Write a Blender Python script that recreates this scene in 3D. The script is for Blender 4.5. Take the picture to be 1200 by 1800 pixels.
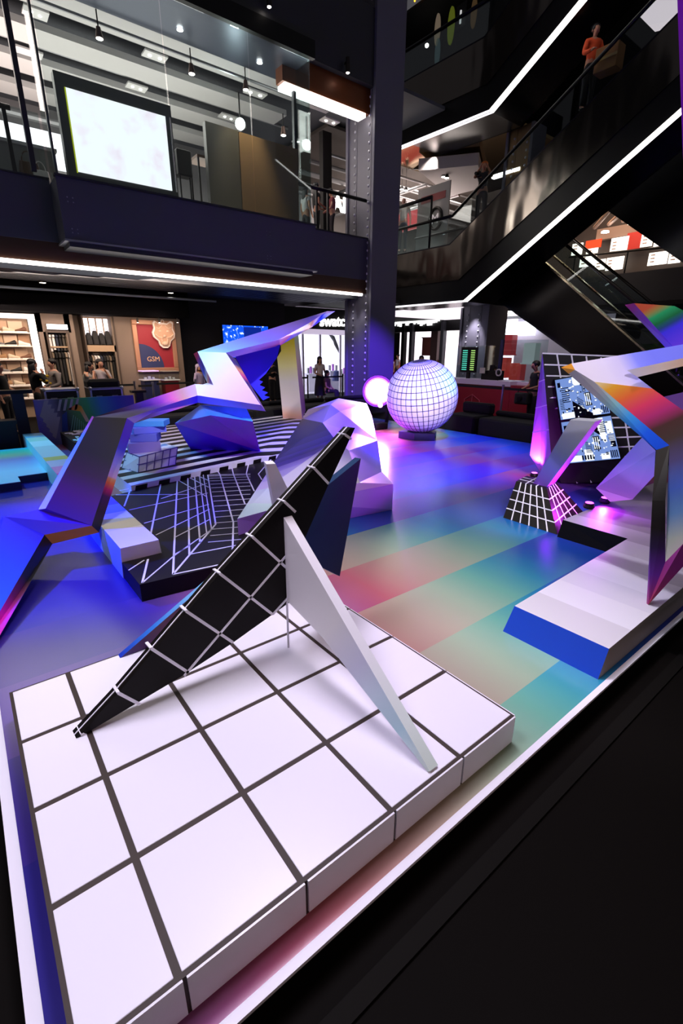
import bpy, bmesh, math, random
import numpy as np
from mathutils import Vector, Matrix

for o in list(bpy.data.objects):
    bpy.data.objects.remove(o)
random.seed(7)
SC = bpy.context.scene
COL = SC.collection

# ------------------------------------------------------------------ camera
YAW, PITCH, ROLL, FPX = .9023, -.3301, .0046, 826.36
CAM = np.array([.24728, -2.5326, 1.78132])
def _rot():
    cy, sy, cp, sp = math.cos(YAW), math.sin(YAW), math.cos(PITCH), math.sin(PITCH)
    f = np.array([cy*cp, sy*cp, sp]); r = np.array([sy, -cy, 0.]); u = np.cross(r, f)
    c, s = math.cos(ROLL), math.sin(ROLL)
    return np.array([c*r+s*u, -s*r+c*u, f])
RM = _rot()
cd = bpy.data.cameras.new('camera'); cam = bpy.data.objects.new('camera', cd); COL.objects.link(cam)
cd.sensor_fit = 'HORIZONTAL'; cd.sensor_width = 36; cd.lens = FPX/1200*36; cd.clip_end = 200; cd.clip_start = .05
mw = Matrix.Identity(4)
for i in range(3):
    mw[i][0], mw[i][1], mw[i][2], mw[i][3] = RM[0][i], RM[1][i], -RM[2][i], CAM[i]
cam.matrix_world = mw
SC.camera = cam

# ------------------------------------------------------------------ colour management, world
vs = SC.view_settings
vs.view_transform = 'Standard'; vs.look = 'None'; vs.gamma = 1; vs.exposure = 0.0; vs.use_curve_mapping = False
wd = bpy.data.worlds.new('mall_dusk'); SC.world = wd; wd.use_nodes = True
wd.node_tree.nodes['Background'].inputs[0].default_value = (.52, .50, .56, 1)
wd.node_tree.nodes['Background'].inputs[1].default_value = .13

def lin(h):
    h = h.lstrip('#')
    return tuple(((v/12.92) if v <= .04045 else ((v+.055)/1.055)**2.4) for v in (int(h[i:i+2], 16)/255 for i in (0, 2, 4)))

# stage lighting: theatre spots hung from the atrium, area lights over shops, unseen fills added to brighten dim pieces
def aim(o, loc, tgt):
    o.location = loc
    o.rotation_euler = (Vector(tgt)-Vector(loc)).to_track_quat('-Z', 'Y').to_euler()
def spot(name, loc, tgt, col, w, deg, blend=.4, r=.1):
    l = bpy.data.lights.new(name, 'SPOT'); l.energy = w; l.color = lin(col); l.spot_size = math.radians(deg)
    l.spot_blend = blend; l.shadow_soft_size = r
    o = bpy.data.objects.new(name, l); COL.objects.link(o); aim(o, loc, tgt); return o
def area(name, loc, tgt, col, w, sx, sy):
    l = bpy.data.lights.new(name, 'AREA'); l.shape = 'RECTANGLE'; l.size = sx; l.size_y = sy; l.energy = w; l.color = lin(col)
    o = bpy.data.objects.new(name, l); COL.objects.link(o); aim(o, loc, tgt); return o
spot('stage_white_spot', (2.4, 1.0, 7.6), (1.05, -.95, 0), '#efe8ff', 1550, 40, .3, 1.0)
spot('stage_white_spot_side', (-1.8, -.4, 6.8), (1.05, -.9, 0), '#f2eaff', 900, 36, .3, 1.0)
spot('stage_white_spot_step', (3.0, .8, 7.6), (4.3, -1.1, 0), '#f1ecff', 800, 32, .4, .12)
spot('stage_white_spot_deck', (4.4, -.2, 8.0), (3.4, .2, 0), '#fff0e4', 230, 40, .6, .3)
spot('stage_front_fill', (2.2, -5.5, 4.6), (1.5, -.6, .1), '#ffd0b4', 130, 40, .6, .5)
spot('stage_right_fill', (3.4, -3.4, 5.4), (5.6, .0, 1.1), '#f6f0ff', 900, 34, .6, .15)  # unseen fill added to brighten the right group and its grid lines
spot('stage_arch_spot', (.6, -2.2, 6.6), (3.6, 4.6, 1.2), '#faf4ff', 3600, 25, .8, .2)
spot('stage_leg_spot', (-1.8, -2.4, 5.6), (.9, 2.6, .7), '#fff4ee', 600, 20, .7, .2)
spot('stage_blue_spot', (-1.8, 6.2, 5.2), (.55, 2.7, 0), '#0824ff', 6000, 28, .5, .08)
spot('stage_cyan_spot', (-1.2, 9.0, 5.0), (.8, 5.8, 0), '#38c8ff', 1500, 40, .5, .12)
spot('stage_violet_spot', (4.6, 0.6, 7.0), (3.4, 4.2, .3), '#6a30ff', 600, 46, .6, .12)
spot('stage_mountain_fill', (1.4, -1.4, 6.8), (3.0, 2.0, .3), '#f6f4ff', 1200, 15, .8, .15)  # added fill, no fixture seen, brings out the mountain's bands
spot('stage_far_violet_spot', (6.5, 1.0, 7.0), (6.6, 3.6, 0), '#3410ff', 6500, 46, .6, .12)
spot('column_violet_spot', (6.2, 2.0, 7.5), (11.4, 10.0, .8), '#6a3cff', 16000, 18, .8, .1)
spot('counter_fill', (8.5, 2.5, 7.5), (12.4, 6.0, .5), '#ffe8f0', 700, 30, .7, .1)  # unseen fill added because the red counter lies too dark
spot('stage_star_fill', (-.6, -3.4, 4.6), (3.9, -.9, 1.3), '#f8f2ff', 700, 16, .6, .1)  # added fill from camera left to lighten the star's arm and edge
spot('stage_low_violet_fill', (.6, -1.4, 2.9), (3.7, 5.0, .6), '#9038ff', 420, 20, .7, .1)  # low frontal fill added to enliven the faceted support, no lamp hangs there
spot('stage_support_fill', (3.4, .4, 6.5), (6.5, 7.3, 1.2), '#fff8f0', 1700, 13, .7, .1)  # extra unseen fill that lightens the pale column support
area('visitor_fill', (3.0, 10.7, 3.35), (3.4, 12.4, .6), '#ffe4cc', 120, 6, .4)  # unseen front fill added so the visitors are not too dark
# ------------------------------------------------------------------ measured points: rays of the surveyed camera met with real planes
def ray(x, y): return RM.T @ np.array([(x-600)/FPX, -(y-900)/FPX, 1.])
def G(x, y, z=0.):
    d = ray(x, y); return CAM+d*(z-CAM[2])/d[2]
def D(x, y, h):
    d = ray(x, y); return CAM+d*h/(d @ np.array([math.cos(YAW), math.sin(YAW), 0]))
def PX(x, y, X):
    d = ray(x, y); return CAM+d*(X-CAM[0])/d[0]
def PY(x, y, Y):
    d = ray(x, y); return CAM+d*(Y-CAM[1])/d[1]
def PP(x, y, A, B, Cc):
    A, B, Cc = map(np.array, (A, B, Cc)); n = np.cross(B-A, Cc-A); d = ray(x, y)
    return CAM+d*((A-CAM) @ n)/(d @ n)
def VPL(x, y, A, B):
    A = np.array(A); e = np.array(B)-A; return PP(x, y, A, A+e, A+np.array([0, 0, 1.]))
def UP(x, y, A):
    d = ray(x, y); k = ((A-CAM)[:2] @ d[:2])/(d[:2] @ d[:2]); return np.array([A[0], A[1], (CAM+d*k)[2]])
def away(p, t):      # same line of sight, t metres farther
    v = np.array(p)-CAM; return np.array(p)+v/np.linalg.norm(v)*t
V3 = lambda *a: np.array(a, float)
def planar(L, i=0, j=1, k=2):     # (x, y, h) list put on the one plane through points i, j, k
    Q = [D(*p) for p in L]
    return [PP(p[0], p[1], Q[i], Q[j], Q[k]) for p in L]

# ------------------------------------------------------------------ materials
MATS = {}
def mat(name, col, rough=.5, metal=0., emit=None, es=0., spec=.5, bump=0., bscale=40., coat=0.):
    if name in MATS: return MATS[name]
    m = bpy.data.materials.new(name); m.use_nodes = True; nt = m.node_tree; b = nt.nodes['Principled BSDF']
    b.inputs['Base Color'].default_value = (*lin(col), 1); b.inputs['Roughness'].default_value = rough
    b.inputs['Metallic'].default_value = metal; b.inputs['Specular IOR Level'].default_value = spec
    b.inputs['Coat Weight'].default_value = coat
    if emit:
        b.inputs['Emission Color'].default_value = (*lin(emit), 1); b.inputs['Emission Strength'].default_value = es
    if bump:
        n = nt.nodes.new('ShaderNodeTexNoise'); n.inputs['Scale'].default_value = bscale
        g = nt.nodes.new('ShaderNodeNewGeometry'); nt.links.new(g.outputs['Position'], n.inputs['Vector'])
        k = nt.nodes.new('ShaderNodeBump'); k.inputs['Strength'].default_value = bump
        nt.links.new(n.outputs['Fac'], k.inputs['Height']); nt.links.new(k.outputs['Normal'], b.inputs['Normal'])
    MATS[name] = m; return m
_gi = [0]
def grad(A, B, stops, rough=.45, spec=.4, const=False, wob=0., emit=0.):
    """printed gradient running from point A to point B; stops = [(t, hex), ...]"""
    _gi[0] += 1
    m = bpy.data.materials.new('printed_gradient_%d' % _gi[0]); m.use_nodes = True; nt = m.node_tree; b = nt.nodes['Principled BSDF']
    b.inputs['Roughness'].default_value = rough; b.inputs['Specular IOR Level'].default_value = spec
    A = np.array(A, float); d = np.array(B, float)-A; L2 = d @ d
    g = nt.nodes.new('ShaderNodeNewGeometry')
    s = nt.nodes.new('ShaderNodeVectorMath'); s.operation = 'SUBTRACT'; s.inputs[1].default_value = A
    q = nt.nodes.new('ShaderNodeVectorMath'); q.operation = 'DOT_PRODUCT'; q.inputs[1].default_value = d/L2
    nt.links.new(g.outputs['Position'], s.inputs[0]); nt.links.new(s.outputs[0], q.inputs[0])
    r = nt.nodes.new('ShaderNodeValToRGB'); cr = r.color_ramp
    cr.interpolation = 'CONSTANT' if const else 'LINEAR'
    cr.elements[0].position = stops[0][0]; cr.elements[0].color = (*lin(stops[0][1]), 1)
    cr.elements[1].position = stops[-1][0]; cr.elements[1].color = (*lin(stops[-1][1]), 1)
    for t, h in stops[1:-1]:
        e = cr.elements.new(t); e.color = (*lin(h), 1)
    nt.links.new(q.outputs['Value'], r.inputs[0]); nt.links.new(r.outputs[0], b.inputs['Base Color'])
    if emit:
        nt.links.new(r.outputs[0], b.inputs['Emission Color']); b.inputs['Emission Strength'].default_value = emit
    return m
def emis(name, col, s):
    if name in MATS: return MATS[name]
    m = bpy.data.materials.new(name); m.use_nodes = True; nt = m.node_tree; nt.nodes.clear()
    e = nt.nodes.new('ShaderNodeEmission'); e.inputs[0].default_value = (*lin(col), 1); e.inputs[1].default_value = s
    o = nt.nodes.new('ShaderNodeOutputMaterial'); nt.links.new(e.outputs[0], o.inputs[0]); MATS[name] = m; return m
def glassmat(name, tint='#e8f0f0', refl=.10, rough=.02, haze=0.0):
    if name in MATS: return MATS[name]
    m = bpy.data.materials.new(name); m.use_nodes = True; nt = m.node_tree; nt.nodes.clear()
    t = nt.nodes.new('ShaderNodeBsdfTransparent'); t.inputs[0].default_value = (*lin(tint), 1)
    g = nt.nodes.new('ShaderNodeBsdfGlossy'); g.inputs[0].default_value = (1, 1, 1, 1); g.inputs['Roughness'].default_value = rough
    f = nt.nodes.new('ShaderNodeFresnel'); f.inputs[0].default_value = 1.35
    a = nt.nodes.new('ShaderNodeMath'); a.operation = 'MULTIPLY_ADD'; a.inputs[1].default_value = .7; a.inputs[2].default_value = refl*.3
    nt.links.new(f.outputs[0], a.inputs[0])
    mn = nt.nodes.new('ShaderNodeMath'); mn.operation = 'MINIMUM'; mn.inputs[1].default_value = .16; nt.links.new(a.outputs[0], mn.inputs[0]); a = mn
    x = nt.nodes.new('ShaderNodeMixShader'); nt.links.new(a.outputs[0], x.inputs[0]); nt.links.new(t.outputs[0], x.inputs[1]); nt.links.new(g.outputs[0], x.inputs[2])
    o = nt.nodes.new('ShaderNodeOutputMaterial'); nt.links.new(x.outputs[0], o.inputs[0]); MATS[name] = m; return m
def vcol(name, rough=.35, spec=.5, coat=0.):
    m = bpy.data.materials.new(name); m.use_nodes = True; nt = m.node_tree; b = nt.nodes['Principled BSDF']
    b.inputs['Roughness'].default_value = rough; b.inputs['Specular IOR Level'].default_value = spec; b.inputs['Coat Weight'].default_value = coat
    a = nt.nodes.new('ShaderNodeVertexColor'); a.layer_name = 'Col'
    nt.links.new(a.outputs[0], b.inputs['Base Color']); return m

# ------------------------------------------------------------------ objects
OFF = {}
def tag(o, label=None, cat=None, group=None, kind=None):
    if label: o['label'] = label
    if cat: o['category'] = cat
    if group: o['group'] = group
    if kind: o['kind'] = kind
    return o
def thing(name, label, cat, loc, group=None, kind=None):
    o = bpy.data.objects.new(name, None); COL.objects.link(o); o.empty_display_size = .1
    o.location = [float(v) for v in loc]; OFF[o] = np.array(loc, float)
    return tag(o, label, cat, group, kind)
class MB:
    def __init__(s): s.v = []; s.f = []; s.m = []
    def add(s, vs_, fs, mi=0):
        k = len(s.v); s.v += [tuple(float(c) for c in p) for p in vs_]
        for i, f in enumerate(fs):
            s.f.append(tuple(k+j for j in f)); s.m.append(mi[i] if isinstance(mi, (list, tuple)) else mi)
        return s
    def box(s, x0, x1, y0, y1, z0, z1, mi=0):
        return s.add([(x0,y0,z0),(x1,y0,z0),(x1,y1,z0),(x0,y1,z0),(x0,y0,z1),(x1,y0,z1),(x1,y1,z1),(x0,y1,z1)],
                     [(0,3,2,1),(4,5,6,7),(0,1,5,4),(1,2,6,5),(2,3,7,6),(3,0,4,7)], mi)
    def slab(s, F, B, mi=0):
        """closed solid between two rings of points (front ring seen counter-clockwise from outside or not; normals fixed later)"""
        n = len(F); fs = [tuple(range(n)), tuple(range(2*n-1, n-1, -1))]+[(i, n+i, n+(i+1) % n, (i+1) % n) for i in range(n)]
        return s.add(list(F)+list(B), fs, mi)
    def prism(s, pts, h, mi=0):      # polygon (x,y) list at z0 extruded; pts 3d, h vector
        h = np.array(h, float); return s.slab([np.array(p, float) for p in pts], [np.array(p, float)+h for p in pts], mi)
    def bar(s, A, B, w, t=None, up=(0, 0, 1), mi=0):
        A = np.array(A, float); B = np.array(B, float); t = t or w; d = B-A; d = d/np.linalg.norm(d)
        u = np.array(up, float)
        if abs(d @ u) > .98: u = np.array([1., 0, 0])
        a = np.cross(d, u); a /= np.linalg.norm(a); b = np.cross(a, d)
        a = a*w/2; b = b*t/2
        return s.slab([A-a-b, A+a-b, A+a+b, A-a+b], [B-a-b, B+a-b, B+a+b, B-a+b], mi)
    def tube(s, pts, r, n=8, mi=0):
        pts = [np.array(p, float) for p in pts]; rings = []
        for i, p in enumerate(pts):
            d = pts[min(i+1, len(pts)-1)]-pts[max(i-1, 0)]; d = d/np.linalg.norm(d)
            u = np.array([0, 0, 1.]) if abs(d[2]) < .9 else np.array([1., 0, 0])
            a = np.cross(d, u); a /= np.linalg.norm(a); b = np.cross(a, d)
            rr = r[i] if isinstance(r, (list, tuple)) else r
            rings.append([p+rr*(math.cos(2*math.pi*k/n)*a+math.sin(2*math.pi*k/n)*b) for k in range(n)])
        vs_ = [q for R_ in rings for q in R_]; fs = []
        for i in range(len(rings)-1):
            fs += [(i*n+k, i*n+(k+1) % n, (i+1)*n+(k+1) % n, (i+1)*n+k) for k in range(n)]
        fs += [tuple(range(n))[::-1], tuple(range((len(rings)-1)*n, len(rings)*n))]
        return s.add(vs_, fs, mi)
    def lathe(s, c, prof, n=20, mi=0, axis=2):
        c = np.array(c, float); vs_ = []; fs = []
        for (r, h) in prof:
            for k in range(n):
                a = 2*math.pi*k/n; p = [r*math.cos(a), r*math.sin(a), h]
                if axis == 1: p = [p[0], p[2], p[1]]
                if axis == 0: p = [p[2], p[0], p[1]]
                vs_.append(c+np.array(p))
        for i in range(len(prof)-1):
            fs += [(i*n+k, i*n+(k+1) % n, (i+1)*n+(k+1) % n, (i+1)*n+k) for k in range(n)]
        fs += [tuple(range(n))[::-1], tuple(range((len(prof)-1)*n, len(prof)*n))]
        return s.add(vs_, fs, mi)
    def ball(s, c, r, nu=14, nv=9, mi=0, sc=(1, 1, 1)):
        c = np.array(c, float); vs_ = [c+np.array([0, 0, r*sc[2]])]; fs = []
        for i in range(1, nv):
            t = math.pi*i/nv
            for k in range(nu):
                a = 2*math.pi*k/nu
                vs_.append(c+r*np.array([sc[0]*math.sin(t)*math.cos(a), sc[1]*math.sin(t)*math.sin(a), sc[2]*math.cos(t)]))
        vs_.append(c-np.array([0, 0, r*sc[2]]))
        fs += [(0, 1+k, 1+(k+1) % nu) for k in range(nu)]
        for i in range(nv-2):
            b0 = 1+i*nu; fs += [(b0+k, b0+nu+k, b0+nu+(k+1) % nu, b0+(k+1) % nu) for k in range(nu)]
        b0 = 1+(nv-2)*nu; e = len(vs_)-1; fs += [(b0+k, e, b0+(k+1) % nu) for k in range(nu)]
        return s.add(vs_, fs, mi)
    def build(s, name, mats, parent=None, smooth=False, bevel=0., fix=True):
        mats = mats if isinstance(mats, (list, tuple)) else [mats]
        v = np.array(s.v, float)
        if parent is None:
            loc = np.array([(v[:, 0].min()+v[:, 0].max())/2, (v[:, 1].min()+v[:, 1].max())/2, v[:, 2].min()])
        else: loc = OFF[parent]
        me = bpy.data.meshes.new(name); me.from_pydata([tuple(p) for p in v-loc], [], s.f)
        for m in mats: me.materials.append(m)
        for p, mi in zip(me.polygons, s.m): p.material_index = mi; p.use_smooth = smooth
        if fix:
            bm = bmesh.new(); bm.from_mesh(me); bmesh.ops.recalc_face_normals(bm, faces=bm.faces)
            if bevel: bmesh.ops.bevel(bm, geom=bm.edges[:], offset=bevel, segments=1, affect='EDGES', profile=.5)
            bm.to_mesh(me); bm.free()
        me.update()
        o = bpy.data.objects.new(name, me); COL.objects.link(o)
        if parent is not None: o.parent = parent; OFF[o] = OFF[parent]
        else: o.location = loc; OFF[o] = loc
        return o
def one(name, mb, mats, label, cat, group=None, kind=None, **k):
    return tag(mb.build(name, mats, None, **k), label, cat, group, kind)
def quadf(p, t, n=None):         # four points -> thin plate pushed back by t along the plane normal away from the camera
    p = [np.array(q, float) for q in p]
    nn = np.cross(p[1]-p[0], p[2]-p[0]); nn /= np.linalg.norm(nn)
    if nn @ (p[0]-CAM) < 0: nn = -nn
    return p, [q+nn*t for q in p]
def plate(p, t, mb=None, mi=0):
    F, B = quadf(p, t); return (mb or MB()).slab(F, B, mi)
def bil(q, u, v): return (1-u)*(1-v)*q[0]+u*(1-v)*q[1]+u*v*q[2]+(1-u)*v*q[3]
def line_on(mb, A, B, w, n, h=.003, mi=0):   # flat strip of width w between A and B lying on a surface with normal n
    A = np.array(A, float); B = np.array(B, float); n = np.array(n, float)/np.linalg.norm(n)
    d = B-A; d /= np.linalg.norm(d); s_ = np.cross(n, d)*w/2; up = n*h
    return mb.slab([A-s_+up, B-s_+up, B+s_+up, A+s_+up], [A-s_-up*.3, B-s_-up*.3, B+s_-up*.3, A+s_-up*.3], mi)
def nrm(a, b, c_, toward=True):
    n = np.cross(np.array(b)-np.array(a), np.array(c_)-np.array(a)); n = n/np.linalg.norm(n)
    return -n if (n @ (np.array(a)-CAM) > 0) == toward else n
def clip2(poly, a, b, c_):       # keep a*x+b*y<=c
    out = []
    for i in range(len(poly)):
        p, q = poly[i], poly[(i+1) % len(poly)]
        fp, fq = a*p[0]+b*p[1]-c_, a*q[0]+b*q[1]-c_
        if fp <= 0: out.append(p)
        if (fp < 0 < fq) or (fq < 0 < fp):
            t = fp/(fp-fq); out.append((p[0]+t*(q[0]-p[0]), p[1]+t*(q[1]-p[1])))
    return out
def text_mesh(name, s, size, O, ux, uy, depth, m, parent, align='LEFT', shear=0, bold=0.):
    cu = bpy.data.curves.new(name+'_c', 'FONT'); cu.body = s; cu.size = size; cu.extrude = depth; cu.align_x = align; cu.offset = bold; cu.resolution_u = 3
    cu.shear = shear
    t = bpy.data.objects.new(name+'_c', cu); COL.objects.link(t)
    bpy.context.view_layer.update()
    me = bpy.data.meshes.new_from_object(t.evaluated_get(bpy.context.evaluated_depsgraph_get()))
    bpy.data.objects.remove(t)
    ux = np.array(ux, float); ux /= np.linalg.norm(ux); uy = np.array(uy, float); uy /= np.linalg.norm(uy); uz = np.cross(ux, uy)
    base = OFF[parent] if parent is not None else np.zeros(3)
    for v in me.vertices:
        c0 = v.co; w = np.array(O)+ux*c0[0]+uy*c0[1]+uz*c0[2]-base; v.co = w
    me.materials.clear(); me.materials.append(m); me.name = name
    o = bpy.data.objects.new(name, me); COL.objects.link(o)
    if parent is not None: o.parent = parent; OFF[o] = OFF[parent]
    return o

# common materials
M_BLACK = mat('black_paint', '#110e0c', .5, spec=.3)
M_SATIN = mat('black_satin', '#0a090b', .4, spec=.3)
M_WHITE = mat('white_paint', '#f0ecf4', .5)
M_TILE = mat('white_laminate_tile', '#f2eef8', .28, spec=.4)
M_JOINT = mat('dark_joint', '#33241c', .6)
M_LINE = mat('white_tape', '#f4f0fa', .5)
M_STEEL = mat('steel', '#9a9a9e', .3, 1.)
M_CHROME = mat('chrome', '#c8c8cc', .15, 1.)
M_DGREY = mat('dark_grey_painted_steel', '#50505c', .5)
M_DGREY2 = mat('blackened_steel', '#303036', .5)
M_FABRIC = mat('black_fabric', '#101014', .9)
M_GLASS = glassmat('clear_glass')
# ================================================================== BUILDING SHELL
FZ = -.12                                   # mall floor, the stage deck is z = 0
M_FLOOR = mat('black_mall_floor', '#0a0705', .7, bump=.1, bscale=9, spec=.06)
one('floor', MB().box(-7, 36, -8, 32, FZ-.2, FZ), M_FLOOR, 'black hall floor around and beyond the stage', 'floor', kind='structure')
M_CEIL = mat('black_ceiling', '#0d0c10', .8)
M_DWALL = mat('dark_wall', '#121018', .7)
M_WARMWOOD = mat('warm_wood_panel', '#8d735a', .6, bump=.1, bscale=20)
M_STRIP = emis('white_led_strip', '#fff8f4', 5.)
M_LAMP0 = emis('lamp_warm', '#fff0dc', 9.)
M_STRIP2 = emis('white_led_strip_soft', '#f4eef6', 2.2)

one('ceiling', MB().box(-7, 11.25, 10.3, 22, 3.56, 3.7), M_CEIL, 'dark ground floor ceiling under the balcony', 'ceiling', kind='structure')
one('ceiling_right', MB().box(12.4, 34, 12.4, 30, 3.6, 3.75).box(23.2, 34, 3, 12.4, 3.6, 3.75), M_CEIL, 'dark ground floor ceiling behind the escalator landing', 'ceiling', kind='structure')
one('wall_back', MB().box(6.45, PY(503, 640, 15.05)[0], 15.05, 15.2, FZ, 3.56).box(-7, 1.0, 14.2, 14.4, FZ, 3.56), M_DWALL, 'dark wall between the clothes shop and the watch shop', 'wall', kind='structure')
one('wall_far', MB().box(-7, 36, 31.5, 31.8, FZ, 15).box(35, 35.3, -6, 31.5, FZ, 15), mat('far_wall', '#0e0c10', .8), 'far dark hall walls', 'wall', kind='structure')

# ---- ground floor fascia with light strip
o = thing('trim_1', 'brown beam with a long white light strip below the balcony', 'beam', (4, 10.25, 3.47), kind='structure')
MB().box(-7, 11.28, 10.2, 10.32, 3.55, 3.95).build('beam', mat('bronze_beam', '#4a3020', .45, bump=.05), o)
MB().box(-7, 11.1, 10.16, 10.27, 3.475, 3.545).build('light_strip', M_STRIP, o)
o = thing('trim_2', 'dark grey balcony fascia beside the riveted column', 'fascia', (10, 10.2, 3.95), kind='structure')
MB().box(8.8, 11.28, 10.18, 10.34, 3.95, 5.12).build('fascia_panel', M_DGREY, o)
MB().box(8.8, 11.28, 10.15, 10.36, 5.12, 5.15).build('edge_cap', M_DGREY2, o)
o = thing('trim_3', 'dark grey balcony fascia left of the projecting bay', 'fascia', (-2, 10.2, 3.95), kind='structure')
MB().box(-7, 2.55, 10.18, 10.34, 3.95, 5.1).build('fascia_panel', M_DGREY, o)
MB().box(-7, 2.55, 10.15, 10.36, 5.1, 5.13).build('edge_cap', M_DGREY2, o)
# baffles under the ground floor ceiling
for k in range(10):
    y = 10.5+k*.2
    o = one('trim_baffle', MB().box(-7, 11.2, y, y+.05, 3.4, 3.54), mat('baffle_metal', '#30343c', .4, .3), 'thin metal ceiling baffle running behind the light strip', 'baffle', 'ceiling baffles under the balcony', 'structure')
for k, (x, y, Y) in enumerate(((75, 497, 12.3), (200, 493, 11.6), (300, 515, 12.9))):
    p = PY(x, y, Y)
    o = thing('ceiling_spotlight', 'small ceiling spotlight under the balcony, %s' % ('left over the shoe wall', 'middle over the backlit niche', 'right over the framed poster')[k], 'light', p, 'ceiling spotlights under the balcony')
    MB().lathe(p, [(.09, 0), (.07, .1), (.02, .12)], 12).build('can', M_BLACK, o); MB().lathe(p-V3(0, 0, .005), [(.07, 0), (.07, .01)], 12).build('lamp', M_LAMP0, o)
    MB().tube([p+V3(0, 0, .12), V3(p[0], p[1], 3.55)], .012, 5).build('stem', M_BLACK, o)
one('conduit', MB().tube([(-7, 12.75, 3.25), (7.2, 12.75, 3.25)], .03), mat('pale_pipe', '#8a96a8', .35, .6), 'pale conduit pipe under the ceiling above the clothes shop', 'pipe')
one('wall_bulkhead', MB().box(-7, 6.5, 13.3, 14.3, 2.75, 3.56), mat('bulkhead_black', '#020204', .9, spec=.05), 'black bulkhead over the clothes shop', 'wall', kind='structure')

# ---- projecting glazed bay
o = thing('trim_bay', 'projecting dark grey steel bay of the upper shop', 'bay', (5.6, 9.85, 3.9), kind='structure')
MB().box(2.55, 8.8, 9.5, 10.2, 3.92, 5.02).build('bay_apron', M_DGREY, o)
MB().box(2.53, 8.82, 9.46, 10.2, 3.885, 3.92).build('bottom_lip', mat('pale_lip', '#a8a8b0', .35, .7), o)
MB().box(2.53, 8.82, 9.46, 9.6, 5.02, 5.06).build('top_cap', M_DGREY2, o)
MB().box(2.62, 8.73, 9.55, 10.2, 3.80, 3.885).build('recessed_soffit', M_DGREY2, o)
rv = MB()
for x in (2.7, 2.8, 7.25, 7.35):
    for z in (4.05, 4.12, 4.6, 4.68): rv.ball((x, 9.5, z), .014, 6, 4)
rv.build('rivets', M_STEEL, o)
spot('column_downlight', (11.0, 10.35, 3.42), (11.3, 10.4, 1.0), '#f4ecff', 40, 60, .6)
spot('column_downlight', (11.0, 10.85, 3.42), (11.3, 10.9, 1.0), '#f4ecff', 40, 60, .6)
spot('far_column_downlight', (17.6, 10.8, 3.5), (18, 10.9, 1.2), '#f4ecff', 400, 60, .6)
o = thing('ceiling_bay', 'steel soffit of the bay over the shop glazing', 'soffit', (5, 10, 8.66), kind='structure')
MB().box(-7, 8.75, 9.5, 10.9, 8.66, 8.76).build('soffit', mat('blue_grey_soffit', '#5c6270', .35, .5), o)
MB().box(-7, 8.78, 9.4, 9.52, 8.62, 8.98).build('edge_beam', M_SATIN, o)
one('wall_above_bay', MB().box(-7, 8.75, 9.5, 9.7, 8.95, 14), M_DGREY2, 'dark steel wall above the bay', 'wall', kind='structure')
# fascia between bay and column on the third level
zs = PY(580, 184, 10.2)[2]
o = thing('trim_4', 'bronze beam with bright light strip above the upper shop corner', 'beam', (10, 10.2, zs), kind='structure')
MB().box(8.3, 11.28, 10.18, 10.5, zs+.12, zs+.75).build('beam', mat('copper_beam', '#7a3f18', .4, .3), o)
MB().box(8.35, 11.1, 10.16, 10.5, zs, zs+.1).build('light_strip', M_STRIP, o)
one('wall_upper_right', MB().box(8.75, 11.28, 10.0, 10.2, zs+.72, zs+2.45), M_DGREY2, 'dark steel fascia above the bright beam beside the column', 'wall', kind='structure')
one('wall_upper_glow', MB().box(9.0, 11.28, 10.9, 11.0, zs+2.3, 14), mat('dim_bronze', '#2a2418', .4, .4), 'dim bronze wall high beside the column', 'wall', kind='structure')

# ---- riveted column
def riveted_column(x0, x1, y0, y1, z0, z1, label, m_face, m_fl, sides, dz=.22, ysp=(.2, .75)):
    o = thing('riveted_column', label, 'column', ((x0+x1)/2, (y0+y1)/2, z0), kind='structure')
    MB().box(x0, x1, y0+.06, y1, z0, z1).build('core', m_face, o)
    MB().box(x0-.06, x1+.06, y0-.04, y0+.06, z0, z1).build('front_flange', m_fl, o)
    MB().box(x0-.06, x1+.06, y1, y1+.1, z0, z1).build('rear_flange', m_fl, o)
    r = MB(); w = y1-y0
    for f in ysp:
        z = z0+.3
        while z < z1-.2:
            r.ball((x0-.012, y0+w*f, z), .042, 6, 4); z += dz
    r.build('rivets', mat('pale_rivet', '#d8d6de', .35, .3), o)
    p = MB()
    for f in ysp: p.box(x0-.012, x0, y0+w*f-.09, y0+w*f+.09, z0, z1)
    p.build('cover_plates', m_face, o)
    return o
M_COL = mat('column_grey_steel', '#6e6c76', .45, .2)
M_COLD = mat('column_dark_steel', '#6a6876', .5)
riveted_column(11.3, 12.3, 9.95, 11.15, FZ, 14, 'tall riveted steel column rising through all floors behind the sphere', M_COL, M_COLD, 0)
riveted_column(18, 19.2, 10.2, 11.5, FZ, 3.6, 'riveted steel column under the escalator behind the red counter', M_COL, M_COLD, 0, ysp=(.35, .8))
riveted_column(16.95, 17.6, 8.4, 9.3, 5.1, 9.0, 'riveted bronze column on the upper floor behind the photographer', mat('bronze_column', '#8a7050', .35, .6), M_COLD, 0)

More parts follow.
